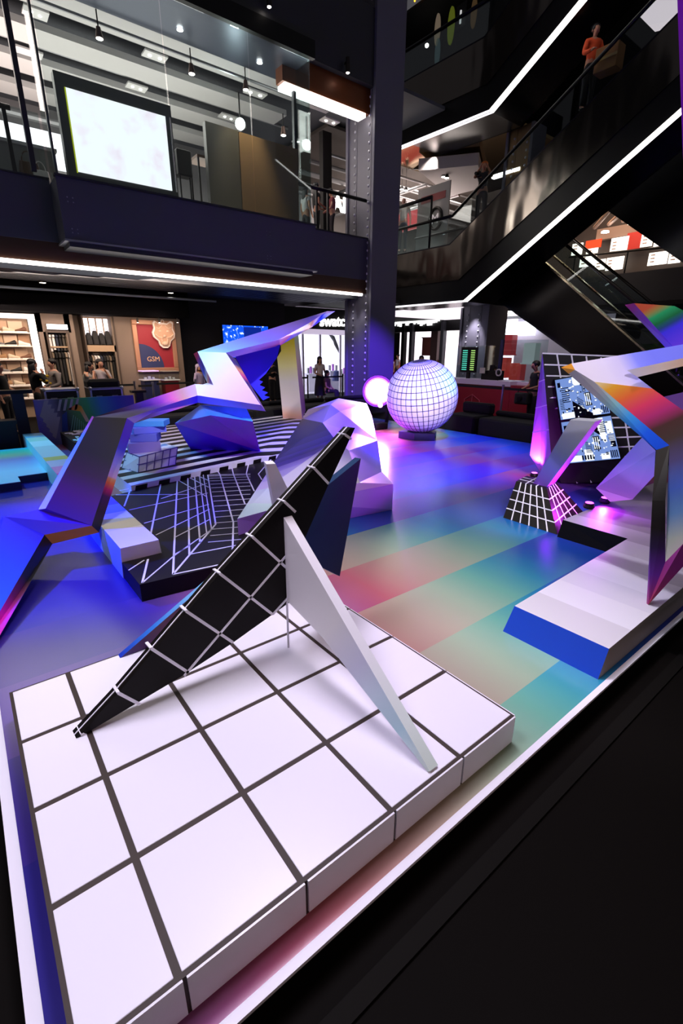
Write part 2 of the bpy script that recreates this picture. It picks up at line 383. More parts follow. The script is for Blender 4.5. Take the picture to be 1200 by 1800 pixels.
# ---- upper shop interior
M_SHOPW = mat('shop_light_grey', '#b4b0b2', .6)
one('floor_upper', MB().box(-7, 11.3, 10.3, 20, 4.9, 5.05), mat('upper_floor_grey', '#6a6664', .4), 'grey floor of the upper shop', 'floor', kind='structure')
one('wall_upper_back', MB().box(-7, 16, 19, 19.2, 5.05, 9.6), mat('upper_back_wall', '#8a888a', .6), 'light back wall of the upper shop', 'wall', kind='structure')
one('ceiling_upper', MB().box(-7, 15, 10.6, 20, 9.5, 9.6), mat('upper_ceiling_grey', '#4e5056', .7), 'grey ceiling of the upper shop', 'ceiling', kind='structure')
M_RAFT = mat('white_ceiling_raft', '#c9c6c4', .6)
for k, (y0, y1, x1) in enumerate(((11.2, 12.1, 11.1), (13.0, 13.8, 10.2), (14.6, 15.4, 9.6), (16.2, 17.0, 9.3))):
    o = one('ceiling_raft', MB().box(-7, x1, y0, y1, 8.9, 9.05), M_RAFT, 'long white ceiling raft of the upper shop, %s from the glass' % ('first', 'second', 'third', 'fourth')[k], 'ceiling raft', 'ceiling rafts of the upper shop', 'structure')
for k, (y, z, r) in enumerate(((10.95, 8.75, .05), (11.05, 8.5, .035), (12.6, 9.2, .06), (14.2, 9.1, .05), (15.8, 9.1, .05), (17.4, 8.6, .1))):
    one('ceiling_pipe', MB().tube([(-6.5, y, z), (11.0, y, z)], r), mat('pipe_grey', '#9a9a9c', .35, .5), 'grey pipe under the ceiling of the upper shop, %s from the glass' % ('first', 'second', 'third', 'fourth', 'fifth', 'sixth')[k], 'pipe', 'ceiling pipes of the upper shop')
area('upper_shop_light', (3.5, 14.5, 8.7), (3.5, 14.5, 0), '#fff2ea', 700, 9, 5)
area('upper_shop_ceiling_fill', (3.5, 13.5, 6.2), (3.5, 13.5, 10), '#fff2ea', 380, 9, 5)  # unseen upward area light, brightens the ceiling rafts
spot('bay_panel_fill', (6.9, 9.64, 8.4), (7.0, 10.1, 5.9), '#ffe0b8', 700, 50, .8)  # added warm fill in front of the dark panels, not a seen fixture
spot('bay_panel_fill_left', (5.9, 9.64, 8.4), (6.0, 10.1, 6.0), '#fff0e0', 260, 40, .8)  # second added fill for the panels, on the grey leaf side
M_LAMP = emis('lamp_white', '#fff4ea', 14.)
# twin downlights
tw = [(55, 20), (70, 28), (40, 90), (62, 97), (263, 97), (281, 103), (233, 152), (247, 157), (440, 162), (457, 168), (395, 205), (406, 209), (573, 212), (586, 216), (524, 249), (534, 253)]
for k in range(0, len(tw), 2):
    a, b = G(*tw[k], 8.86), G(*tw[k+1], 8.86)
    c0 = (a+b)/2; r = max(.05, np.linalg.norm(a-b)*.3); hx, hy = abs(a-b)[:2]/2+.16
    o = thing('twin_downlight', 'twin recessed downlight in the upper shop ceiling, %s' % ('at the far left top', 'left behind the glass frame', 'above the bright screen', 'over the right of the screen', 'right over the brown panel', 'over the brown panel top', 'beside the copper beam', 'deep behind the brown panel')[k//2], 'light', (c0[0], c0[1], 8.8), 'twin downlights of the upper shop')
    MB().box(c0[0]-hx, c0[0]+hx, c0[1]-hy, c0[1]+hy, 8.86, 8.9).build('housing', mat('lamp_housing', '#d8d6d4', .5), o)
    for q in (a, b):
        MB().lathe((q[0], q[1], 8.845), [(r*.5, 0), (r*.5, .02)], 12).build('lamp', M_LAMP, o)
# track spot lamps
for k, (x, y, w) in enumerate(((175, 68, 'above the bright screen'), (337, 130, 'in the middle of the glazing'), (432, 158, 'over the brown panel'), (498, 238, 'low behind the right glass edge'))):
    p = PY(x, y, 11.0)
    o = thing('track_spotlight', 'black track spotlight hanging %s' % w, 'light', p, 'track spotlights of the upper shop')
    MB().tube([p+V3(0, 0, .5), p+V3(0, 0, .18)], .015).build('stem', M_BLACK, o)
    MB().lathe(p, [(.045, .2), (.06, .12), (.085, 0)], 14).build('shade', mat('copper_shade', '#5a4038', .35, .6), o)
    MB().lathe(p-V3(0, 0, .005), [(.07, 0), (.07, .01)], 14).build('lamp', M_LAMP, o)
p = PY(422, 218, 11.3)
o = thing('glare_lamp', 'bare bright round lamp shining in the glazing above the brown panel', 'light', p)
MB().ball(p, .13, 14, 10).build('bulb', emis('glare_lamp', '#f6fff8', 60.), o, smooth=True)
MB().tube([p+V3(0, 0, .08), p+V3(0, 0, .7)], .02).build('stem', M_BLACK, o)
# downlights in bay soffit
for k, (x, y) in enumerate(((316, 50), (456, 108), (260, 50))):
    p = G(x, y, 8.66) if k < 2 else PY(x, y, 10.4)
    if k == 2: continue
    one('soffit_downlight', MB().lathe((p[0], p[1], 8.63), [(.07, 0), (.05, .03)], 14), M_LAMP, 'small round downlight in the bay soffit, %s' % ('left one', 'right one')[k], 'light', 'bay soffit downlights')
# spots on the dark fascia
for k, (x, y, Y) in enumerate(((473, 12, 9.45), (611, 128, 9.95))):
    p = PY(x, y, Y-.12)
    o = thing('fascia_spotlight', 'black cylinder spotlight on the dark upper fascia, %s' % ('at the top edge', 'above the copper beam')[k], 'light', p, 'cylinder spotlights on the fascia')
    MB().lathe(p, [(.055, 0), (.055, .33), (.02, .34)], 14).build('can', mat('dark_bronze_can', '#2c2622', .4, .5), o)
    MB().box(p[0]-.02, p[0]+.02, p[1], p[1]+.13, p[2]+.2, p[2]+.26).build('bracket', M_BLACK, o)
    MB().lathe(p-V3(0, 0, .006), [(.045, 0), (.045, .01)], 14).build('lamp', M_LAMP, o)

# LED display panel behind glass
PYs = 10.0
A, B_, C_, D_ = PY(92, 122, PYs), PY(304, 188, PYs), PY(314, 345, PYs), PY(112, 305, PYs)
o = thing('led_screen', 'dark framed panel with a glowing white and pink floral screen behind the glass', 'screen', ((A[0]+C_[0])/2, PYs, C_[2]))
zt, zb, xl, xr = A[2], C_[2], A[0], C_[0]
MB().box(xl, xr, PYs, PYs+.18, 5.05, zt).build('frame_panel', mat('screen_casing', '#4a4a48', .5), o)
s1, s2 = PY(115, 153, PYs-.02), PY(303, 337, PYs-.02)
def screen_mat(name, fn):
    m = bpy.data.materials.new(name); m.use_nodes = True; nt = m.node_tree; nt.nodes.clear()
    e = nt.nodes.new('ShaderNodeEmission'); o_ = nt.nodes.new('ShaderNodeOutputMaterial'); nt.links.new(e.outputs[0], o_.inputs[0])
    fn(nt, e); return m
def pos_noise(nt, scale, det=3.):
    g = nt.nodes.new('ShaderNodeNewGeometry'); n = nt.nodes.new('ShaderNodeTexNoise'); n.inputs['Scale'].default_value = scale; n.inputs['Detail'].default_value = det
    nt.links.new(g.outputs['Position'], n.inputs['Vector']); return n
def ramp(nt, src, stops):
    r = nt.nodes.new('ShaderNodeValToRGB'); cr = r.color_ramp
    cr.elements[0].position = stops[0][0]; cr.elements[0].color = (*lin(stops[0][1]), 1)
    cr.elements[1].position = stops[-1][0]; cr.elements[1].color = (*lin(stops[-1][1]), 1)
    for t, h in stops[1:-1]:
        e = cr.elements.new(t); e.color = (*lin(h), 1)
    nt.links.new(src, r.inputs[0]); return r
def flo(nt, e):
    n = pos_noise(nt, 2.2, 4); r = ramp(nt, n.outputs['Fac'], [(.0, '#406a30'), (.25, '#587a48'), (.28, '#f0dce8'), (.36, '#fbeaf6'), (.48, '#fffaff'), (1, '#ffffff')])
    nt.links.new(r.outputs[0], e.inputs[0]); e.inputs[1].default_value = 1.5
MB().box(s1[0], s2[0], PYs-.02, PYs, s2[2]+.02, s1[2]).build('display', screen_mat('floral_screen', flo), o)
MB().box(s1[0]-.02, s1[0], PYs-.022, PYs, s2[2], s1[2]).build('edge_glow', emis('yellow_edge', '#b8c020', 1.), o)
# brown / grey panel
A, C_ = PY(360, 212, 10.05), PY(525, 388, 10.05)
o = thing('partition_board', 'tall grey and brown display panel standing behind the bay glass', 'panel', ((A[0]+C_[0])/2, 10.05, 5.05))
MB().box(A[0], A[0]+.85, 10.05, 10.2, 5.05, A[2]).build('grey_leaf', mat('panel_grey', '#56544f', .35), o)
MB().box(A[0]+.86, C_[0], 10.03, 10.2, 5.05, A[2]-.02).build('brown_leaf', mat('panel_brown', '#8a7054', .35), o)
# bag stand and dark display between panels
a, b = PY(310, 258, 10.4), PY(340, 312, 10.4)
o = thing('dark_display_box', 'black display box on a thin stand between the two upper panels', 'display', ((a[0]+b[0])/2, 10.5, 5.05))
MB().box(a[0], b[0], 10.4, 10.7, b[2], a[2]).build('box', M_BLACK, o, bevel=.03)
for dx in (.05, .3): MB().box(a[0]+dx, a[0]+dx+.03, 10.5, 10.53, 5.05, b[2]).build('leg', M_BLACK, o)
a, b = PY(346, 270, 10.9), PY(362, 340, 10.9)
o = thing('clothes_table', 'tall brown topped table with black legs between the upper panels', 'table', (a[0]+.3, 11.2, 5.05))
MB().box(a[0], a[0]+.7, 10.9, 11.5, a[2]-.06, a[2]).build('table_top', mat('brown_top', '#5a4030', .5), o)
for dx, dy in ((.02, .02), (.64, .02), (.02, .54), (.64, .54)): MB().box(a[0]+dx, a[0]+dx+.04, 10.9+dy, 10.94+dy, 5.05, a[2]-.06).build('leg', M_BLACK, o)
# bags and white counter at far left
a = PY(2, 238, 11.2); b = PY(106, 325, 11.2)
o = thing('white_display_counter', 'pale display counter at the far left of the upper shop', 'counter', (a[0]+.6, 11.5, 5.05))
MB().box(a[0]-1.5, b[0], 11.2, 11.8, 5.05, a[2]-.1).build('body', mat('counter_grey', '#8c8c8a', .5), o)
MB().box(a[0]-1.5, b[0]+.03, 11.15, 11.85, a[2]-.1, a[2]-.04).build('top', mat('counter_top', '#d8d6d4', .4), o)
o = one('wall_lightbox', MB().box(-2, 3.6, 12.6, 12.7, 6.0, 6.75), emis('white_lightbox', '#fff6fa', 2.2), 'glowing white wall lightbox behind the left handbag counter', 'light')
def handbag(x, y, Y, h, m, label):
    p = PY(x, y, Y); o = thing('handbag', label, 'bag', p, 'handbags on the upper counter')
    w = h*.8
    MB().slab([p+V3(-w/2, 0, 0), p+V3(w/2, 0, 0), p+V3(w*.42, .04, h*.6), p+V3(-w*.42, .04, h*.6)], [p+V3(-w/2, .18, 0), p+V3(w/2, .18, 0), p+V3(w*.42, .14, h*.6), p+V3(-w*.42, .14, h*.6)]).build('body', m, o, bevel=.01)
    MB().tube([p+V3(w*.3*math.cos(t), .09, h*.6+h*.4*math.sin(t)) for t in np.linspace(0, math.pi, 9)], .012, 6).build('handle', m, o)
handbag(56, 312, 11.0, .5, mat('brown_leather', '#5a3c28', .5), 'brown leather handbag with tall handle on the left upper counter')
handbag(76, 322, 10.9, .42, mat('white_leather', '#d8d4d0', .5), 'white handbag beside the brown one on the upper counter')

# glazing of the bay: panes
xs = [2.62, 5.0, 7.0, 8.72]
for k in range(3):
    one('window_%d' % (k+1), MB().box(xs[k]+.01, xs[k+1]-.01, 9.56, 9.58, 5.06, 8.64), M_GLASS, 'tall glass pane of the bay, %s' % ('in front of the bright screen', 'in front of the dark display box', 'in front of the brown panel')[k], 'window', kind='structure')
one('window_4', MB().box(8.70, 8.72, 9.6, 10.2, 5.06, 8.64), M_GLASS, 'glass side pane at the right end of the bay', 'window', kind='structure')
one('window_5', MB().box(2.6, 2.62, 9.6, 10.2, 5.06, 8.64), M_GLASS, 'glass side pane at the left end of the bay', 'window', kind='structure')
one('window_6', MB().box(-7, 2.56, 10.24, 10.26, 5.12, 6.25), M_GLASS, 'low glass balustrade left of the bay', 'window', kind='structure')
one('trim_mullion', MB().box(2.2, 2.29, 9.75, 9.85, 5.1, 8.66), M_DGREY2, 'dark vertical glazing post at the left end of the bay', 'post', kind='structure')
one('trim_mullion', MB().box(2.57, 2.61, 9.52, 9.6, 5.06, 8.66), mat('clear_edge', '#4a5450', .5), 'pale glass edge post at the left end of the bay', 'post', kind='structure')
a = PY(575, 200, 10.25)
one('trim_mullion', MB().box(8.64, 8.72, 10.2, 10.3, 5.1, 8.66), M_DGREY2, 'dark vertical glazing post at the right end of the bay', 'post', kind='structure')
# handrail and balustrade posts right of bay
o = thing('handrail', 'black round balcony handrail with posts between the bay and the column', 'railing', (9.9, 10.3, 5.13))
zr = PY(560, 332, 10.25)[2]
MB().tube([(8.75, 10.25, zr), (11.25, 10.25, zr)], .05).build('rail', M_SATIN, o, smooth=True)
for x in (9.35, 9.75): MB().box(x, x+.05, 10.22, 10.28, 5.13, zr).build('post', M_SATIN, o)
o = thing('handrail', 'black balcony handrail with post at the far left of the upper floor', 'railing', (0, 10.3, 5.13))
zr2 = PY(20, 190, 10.3)[2]
MB().tube([(-7, 10.3, zr2), (2.1, 10.3, zr2)], .05).build('rail', M_SATIN, o, smooth=True)
MB().box(1.95, 2.02, 10.27, 10.33, 5.13, zr2).build('post', M_SATIN, o)
# dark partition + red room right of bay
one('wall_upper_partition', MB().box(10.9, 11.25, 12.0, 12.2, 5.05, 8.4), M_BLACK, 'black partition behind the upper handrail', 'wall', kind='structure')
one('wall_upper_red', MB().box(8.8, 10.9, 15.0, 15.2, 5.05, 6.4), mat('dark_red_wall', '#5a1820', .6), 'dark red wall of the upper shop behind the seated people', 'wall', kind='structure')
p = PY(585, 362, 14.9)
o = thing('letter_sign', 'glowing white letters AN on the upper shop wall', 'sign', p)
text_mesh('letters', 'AN', .75, PY(585, 369, 14.9), (1, 0, 0), (0, 0, 1), .03, emis('sign_white', '#ffffff', 4.), o, bold=.02)
text_mesh('letters', 'S', .4, PY(573, 365, 14.9), (1, 0, 0), (0, 0, 1), .03, emis('sign_white', '#ffffff', 4.), o, bold=.02)
# ================================================================== GROUND FLOOR SHOPS
SY = 14.0
xw = lambda x, y=600, Y=SY: PY(x, y, Y)[0]
zw = lambda y, x=150, Y=SY: PY(x, y, Y)[2]
M_TAUPE = mat('taupe_plaster', '#75655a', .7)
one('wall_shop', MB().box(-7, 6.42, SY+.5, SY+.7, FZ, 2.9).box(xw(205, 640), 6.42, SY, SY+.5, FZ, 2.9).box(xw(122, 640)+.05, xw(141, 640), SY, SY+.5, FZ, 2.9)
    .box(xw(72, 600), xw(79, 600), SY, SY+.5, FZ, 2.9).box(xw(72, 600), xw(135, 640), SY, SY+.5, zw(584, 100), 2.9), M_TAUPE, 'taupe back wall of the clothes shop', 'wall', kind='structure')
area('clothes_shop_light', (3.4, 12.8, 2.7), (3.6, 14.2, .9), '#ffe2c8', 80, 5, .6)
# shoe wall
x1 = xw(66, 590); zt = zw(560, 40); zb_ = .35
o = thing('shoe_display', 'backlit shoe wall with white frame and stone brick shelves', 'display', (x1-1.2, SY, FZ))
M_GLOWF = mat('lit_white_frame', '#ffffff', .5, emit='#fff0ea', es=1.1)
MB().box(x1-.16, x1, SY-.08, SY+.12, zb_, zt).build('frame', M_GLOWF, o)
MB().box(x1-3, x1, SY-.08, SY+.12, zt, zt+.12).build('frame', M_GLOWF, o)
MB().box(x1-3, x1-.16, SY+.3, SY+.4, FZ, zt).build('back_panel', mat('stone_beige', '#b89a80', .8), o)
rows = 6; hgt = (zt-.45)/rows
bm = [mat('stone_a', '#c4a48a', .8), mat('stone_b', '#a98468', .8), mat('stone_c', '#d8bca4', .8)]
for r in range(rows):
    z = .45+r*hgt
    MB().box(x1-3, x1-.16, SY, SY+.3, z-.03, z).build('shelf', mat('shelf_lit', '#f0e4da', .5), o)
    x = x1-.18-(r % 2)*.12
    k = 0
    while x > x1-1.6:
        w = .26+.1*random.random()
        MB().box(x-w+.015, x, SY+.2, SY+.31+.03*random.random(), z+.02, z+hgt-.06).build('brick', bm[(k+r) % 3], o, bevel=.012); x -= w; k += 1
names = ['white', 'tan', 'black', 'brown', 'grey', 'cream']
cols = ['#e8e4e0', '#a88058', '#1c1a1a', '#6a4430', '#77787c', '#d8c8b0']
def shoe(p, m, ms, label, flip):
    o = thing('shoe', label, 'shoe', p, 'shoes on the backlit shelves'); s = -1 if flip else 1
    L = [(-.13, .05, .10), (-.10, .05, .13), (-.04, .048, .11), (.03, .05, .075), (.09, .055, .06), (.14, .045, .045), (.155, .02, .03)]
    mb = MB(); n = 8; vs_ = []
    for (x, w, h) in L:
        for k in range(n):
            a = 2*math.pi*k/n; vs_.append(p+V3(s*x, w*math.cos(a), .02+h/2+h/2*math.sin(a)))
    fs = [(i*n+k, i*n+(k+1) % n, (i+1)*n+(k+1) % n, (i+1)*n+k) for i in range(len(L)-1) for k in range(n)]+[tuple(range(n)), tuple(range((len(L)-1)*n, len(L)*n))]
    mb.add(vs_, fs).build('upper', m, o, smooth=True)
    MB().slab([p+V3(s*x, y, 0) for x, y in ((-.14, -.04), (.1, -.055), (.165, 0), (.1, .055), (-.14, .04))], [p+V3(s*x, y, .028) for x, y in ((-.14, -.04), (.1, -.055), (.165, 0), (.1, .055), (-.14, .04))]).build('sole', ms, o)
pos = ['topmost', 'second', 'third', 'fourth', 'fifth', 'lowest']
for r in range(rows):
    for j in range(4):
        c_i = (r*3+j*2) % 6
        shoe(V3(x1-.36-j*.3, SY+.12, .452+r*hgt), mat('shoe_'+names[c_i], cols[c_i], .6), mat('sole_white', '#e8e4e0', .6),
             '%s shoe on the %s shelf, %s from the lit frame' % (names[c_i], pos[rows-1-r], ('first', 'second', 'third', 'fourth')[j]), (r+j) % 2)
# wall light
a = PY(81, 569, SY-.1); b = PY(120, 580, SY-.1)
o = thing('wall_light_box', 'glowing white light box above the narrow clothes niche', 'light', ((a[0]+b[0])/2, SY-.05, b[2]))
MB().box(a[0]+.01, b[0]-.01, SY-.12, SY-.02, b[2]+.01, a[2]-.01).build('diffuser', emis('wall_lamp', '#fff0f0', 5.), o)
MB().box(a[0], b[0], SY-.06, SY, b[2], a[2]).build('housing', M_TAUPE, o)
# clothes niches
garcols = ['#17161a', '#d8d4d2', '#2c2826', '#48423c', '#e8e2de', '#101013', '#6c5e4e', '#2a3040', '#8a7a6a', '#0e0e10']
def garment(x, y, z, w, h, ci, label, group):
    m = mat('cloth_'+garcols[ci], garcols[ci], .9)
    o = thing('garment', label, 'clothes', (x, y, z-h), group)
    P = [(-.5, 0), (-.5, -.12), (-.32, -.16), (-.36, -1), (.36, -1), (.32, -.16), (.5, -.12), (.5, 0), (.12, .06), (-.12, .06)]
    MB().slab([V3(x-.028, y+px_*w, z+pz*h) for px_, pz in P], [V3(x+.028, y+px_*w*.9, z+pz*h) for px_, pz in P]).build('cloth', m, o)
    MB().tube([V3(x, y-.18*w*2, z), V3(x, y, z+.06), V3(x, y, z+.11)], .008, 5).build('hanger', M_STEEL, o)
def niche(xa, xb, za, zt_, rails, label, back, g):
    o = thing('clothes_niche', label, 'wardrobe', ((xa+xb)/2, SY+.25, FZ))
    MB().box(xa, xb, SY+.42, SY+.48, FZ, zt_).build('back_panel', back, o)
    for x in (xa-.04, xb): MB().box(x, x+.04, SY-.03, SY+.48, FZ, zt_).build('side_panel', mat('dark_wood', '#40322a', .6), o)
    MB().box(xa-.04, xb+.04, SY-.03, SY+.48, zt_, zt_+.06).build('top_panel', mat('dark_wood', '#40322a', .6), o)
    for z, lab in rails:
        MB().tube([(xa, SY+.2, z+.1), (xb, SY+.2, z+.1)], .012, 6).build('rail', M_STEEL, o)
        MB().box(xa, xb, SY+.05, SY+.42, z+.17, z+.21).build('shelf', mat('light_wood', '#a88c70', .6), o)
        n = int((xb-xa)/.075)
        for k in range(n):
            garment(xa+.05+k*(xb-xa-.08)/max(1, n-1), SY+.2, z, .36, (.42 if lab == 'upper' else .85)*(.9+.2*random.random()), (k*3+int(z*10)) % 10,
                    '%s garment on the %s rail of the %s, number %d from the left' % (('black', 'white', 'dark brown', 'taupe', 'cream', 'jet black', 'khaki', 'navy', 'tan', 'charcoal')[(k*3+int(z*10)) % 10], lab, g, k+1), 'clothes on the %s rail of the %s' % (lab, g))
    return o
xa, xb = xw(86, 600), xw(121, 600)
niche(xa, xb, FZ, zw(585, 100), [(zw(589, 105), 'upper'), (zw(622, 105), 'lower')], 'narrow dark clothes niche under the light box', mat('niche_dark', '#2e2824', .8), 'narrow niche')
xa2, xb2 = xw(150, 590), xw(201, 590)
o = niche(xa2, xb2, FZ, zw(556, 170), [(zw(628, 175), 'lower')], 'wide backlit clothes niche beside the framed poster', mat('niche_back', '#8e745c', .7), 'backlit niche')
MB().box(xa2, xb2, SY+.38, SY+.42, zw(590, 175), zw(559, 175)).build('light_panel', emis('niche_glow', '#fff0f4', 2.4), o)
for k in range(1, 4):
    x = xa2+(xb2-xa2)*k/4; MB().box(x-.012, x+.012, SY+.3, SY+.38, FZ, zw(557, 175)).build('divider', mat('light_wood', '#a88c70', .6), o)
zs_ = zw(607, 175)
MB().box(xa2, xb2, SY, SY+.4, zs_-.18, zs_).build('wood_box_shelf', mat('light_wood', '#a88c70', .6), o)
for k in range(4):
    x = xa2+.03+(xb2-xa2-.1)*(k+.5)/4; h = .36+.06*(k % 2)
    b_ = thing('backpack', 'black backpack in the backlit niche, %s from the left' % ('first', 'second', 'third', 'fourth')[k], 'bag', (x, SY+.2, zs_), 'backpacks in the backlit niche')
    bb_ = MB().slab([V3(x-.085, SY+.08, zs_), V3(x+.085, SY+.08, zs_), V3(x+.075, SY+.1, zs_+h*.75), V3(x+.04, SY+.12, zs_+h), V3(x-.04, SY+.12, zs_+h), V3(x-.075, SY+.1, zs_+h*.75)],
              [V3(x-.085, SY+.28, zs_), V3(x+.085, SY+.28, zs_), V3(x+.075, SY+.26, zs_+h*.75), V3(x+.04, SY+.24, zs_+h), V3(x-.04, SY+.24, zs_+h), V3(x-.075, SY+.26, zs_+h*.75)]).build('bag_body', mat('bag_black', '#141318', .7), b_, bevel=.015)
    MB().box(x-.06, x+.06, SY+.05, SY+.08, zs_+.03, zs_+h*.4).build('front_pocket', mat('bag_black2', '#1e1d22', .7), bb_)
    MB().tube([V3(x-.04, SY+.18, zs_+h), V3(x-.03, SY+.18, zs_+h+.05), V3(x+.03, SY+.18, zs_+h+.05), V3(x+.04, SY+.18, zs_+h)], .01, 5).build('handle', mat('bag_black2', '#1e1d22', .7), bb_)
# framed poster
P0, P1_ = PY(231, 563, SY-.02), PY(314, 653, SY-.02)
xa, xb, za, zb_ = PY(234, 600, SY)[0], PY(308, 600, SY)[0], zw(654, 270), zw(563, 270)
o = thing('framed_poster', 'large framed red poster with blue quarter circle and GSM monogram', 'poster', ((xa+xb)/2, SY, za))
M_FR = mat('copper_frame', '#b08268', .45, .3)
f = .14
for bx in ((xa, xb, zb_-f, zb_), (xa, xb, za, za+f)): MB().box(bx[0], bx[1], SY-.09, SY, bx[2], bx[3]).build('frame_bar', M_FR, o, bevel=.012)
for bx in ((xa, xa+f, za+f, zb_-f), (xb-f, xb, za+f, zb_-f)): MB().box(bx[0], bx[1], SY-.09, SY, bx[2], bx[3]).build('frame_bar', M_FR, o, bevel=.012)
rp_ = MB().box(xa+f, xb-f, SY-.04, SY-.005, za+f, zb_-f).build('red_print', mat('poster_red', '#8e1c2c', .6), o)
cx, cz, R_ = xa+f, za+f, (zb_-za-2*f)*.56
q = [V3(cx, SY-.045, cz)]+[V3(cx+R_*1.0*math.cos(t), SY-.045, cz+R_*math.sin(t)) for t in np.linspace(0, math.pi/2, 16)]
MB().prism(q, (0, .004, 0)).build('blue_quarter_circle', mat('poster_blue', '#28305c', .6), rp_)
text_mesh('monogram', 'GSM', .21, V3(cx+.2, SY-.055, cz+.2), (1, 0, 0), (0, 0, 1), .004, mat('gold_print', '#d8ae88', .5), rp_)
# tiger head cut-out
T0 = PY(288, 587, SY-.16)
out = [(-.40, .42), (-.33, .50), (-.18, .40), (0, .42), (.18, .40), (.33, .50), (.42, .44), (.38, .22), (.46, .02), (.42, -.14), (.26, -.28), (.2, -.46), (.1, -.54), (-.08, -.54), (-.2, -.44), (-.24, -.28), (-.42, -.12), (-.46, .04), (-.38, .22)]
s_ = .80
o = thing('tiger_head_plaque', 'beige tiger head cut-out plaque with white rim over the poster corner', 'wall decoration', T0+V3(0, 0, -.45))
MB().prism([T0+V3(x*s_, 0, z*s_) for x, z in out], (0, .08, 0)).build('white_rim', mat('plaque_white', '#e4d8d0', .6), o)
MB().prism([T0+V3(x*s_*.86, -.03, z*s_*.86) for x, z in out], (0, .05, 0)).build('face', mat('plaque_tan', '#c29a80', .6), o)
mb = MB()
for sx in (-1, 1):
    mb.ball(T0+V3(sx*.16*s_, -.03, .1*s_), .05, 8, 6, sc=(1, .5, .7)); mb.tube([T0+V3(sx*.06*s_, -.04, .32*s_), T0+V3(sx*.2*s_, -.04, .2*s_), T0+V3(sx*.3*s_, -.04, .24*s_)], .018, 5)
    mb.tube([T0+V3(sx*.1*s_, -.04, -.14*s_), T0+V3(sx*.24*s_, -.04, -.12*s_), T0+V3(sx*.36*s_, -.04, -.02*s_)], .018, 5)
    mb.tube([T0+V3(sx*.03*s_, -.04, -.1*s_), T0+V3(sx*.12*s_, -.04, -.2*s_), T0+V3(sx*.08*s_, -.04, -.36*s_)], .018, 5)
mb.ball(T0+V3(0, -.04, -.08*s_), .06, 8, 6, sc=(1, .6, .7)); mb.ball(T0+V3(0, -.03, -.36*s_), .1, 8, 6, sc=(1, .5, .7))
mb.build('features', mat('plaque_relief', '#d8b8a0', .6), o)
MB().tube([T0+V3(.05*math.cos(t), .02, .37+.05*math.sin(t)) for t in np.linspace(0, 2*math.pi, 13)], .012, 5).build('hanging_ring', mat('plaque_white', '#e4d8d0', .6), o)
for k, x in enumerate((242, 280, 312)):
    p = PY(x, 567, SY-.5)
    o = thing('picture_spotlight', 'small black spotlight over the framed poster, %s' % ('left', 'middle', 'right')[k], 'light', p, 'spotlights over the poster')
    MB().lathe(p, [(.03, 0), (.03, .12)], 10).build('can', M_BLACK, o); MB().lathe(p-V3(0, 0, .004), [(.024, 0), (.024, .008)], 10).build('lamp', M_LAMP, o)
    MB().tube([p+V3(0, 0, .12), p+V3(0, 0, .4)], .01, 5).build('stem', M_BLACK, o)
spot('poster_light', (5.5, 12.4, 3.1), (5.5, 14, 1.8), '#ffd8c0', 80, 60, .6)
# glass display cases on podiums
for k, (x, colr, w) in enumerate(((266, '#1e2450', 'dark blue'), (302, '#7a1420', 'dark red'))):
    p = PY(x, 667, 13.2); z0 = p[2]
    o = thing('display_case', 'glass display case with small watches on a %s podium' % w, 'display case', (p[0], 13.4, FZ), 'display cases before the poster')
    MB().box(p[0]-.22, p[0]+.22, 13.2, 13.6, FZ, z0-.03).build('podium', mat('podium_'+w, colr, .5), o)
    MB().box(p[0]-.26, p[0]+.26, 13.16, 13.64, z0-.03, z0).build('tray', mat('case_white', '#f0ecf0', .5), o)
    MB().box(p[0]-.24, p[0]+.24, 13.18, 13.62, z0, z0+.24).build('glass', M_GLASS, o)
    MB().box(p[0]-.25, p[0]+.25, 13.17, 13.63, z0+.24, z0+.262).build('lid', mat('case_light', '#d8c8ff', .5, emit='#d0a0ff', es=.8) if k == 0 else mat('case_lid', '#a09890', .4), o)
    for j in range(3): MB().box(p[0]-.16+j*.12, p[0]-.1+j*.12, 13.3, 13.4, z0, z0+.06+.03*(j % 2)).build('watch', mat('case_white', '#f0ecf0', .5), o)

# ---- dark wall with blue LED screen
a, b = PY(391, 571, 14.9), PY(472, 605, 14.9)
def bluescr(nt, e):
    n = pos_noise(nt, 9, 6); r = ramp(nt, n.outputs['Fac'], [(0, '#0838c8'), (.55, '#1050e0'), (.6, '#80a8ff'), (.66, '#e8f0ff'), (1, '#ffffff')])
    nt.links.new(r.outputs[0], e.inputs[0]); e.inputs[1].default_value = 1.5
o = thing('blue_led_screen', 'blue glowing wall screen with white spray pattern behind the sculpture', 'screen', ((a[0]+b[0])/2, 14.9, b[2]))
MB().box(a[0], b[0], 14.9, 14.92, b[2]-.5, a[2]).build('display', screen_mat('blue_screen', bluescr), o)
MB().box(a[0]-.04, b[0]+.04, 14.92, 15, b[2]-.54, a[2]+.04).build('casing', M_BLACK, o)
mb = MB()
for k in range(3): mb.box(a[0]+1.0+k*.25, a[0]+1.12+k*.25, 14.885, 14.9, b[2], b[2]+.2)
mb.box(a[0]+.85, a[0]+1.6, 14.885, 14.9, b[2]+.2, a[2]-.05).build('dark_figure_print', mat('screen_dark_blue', '#0a2a9a', .5, emit='#0a2a9a', es=.8), o)

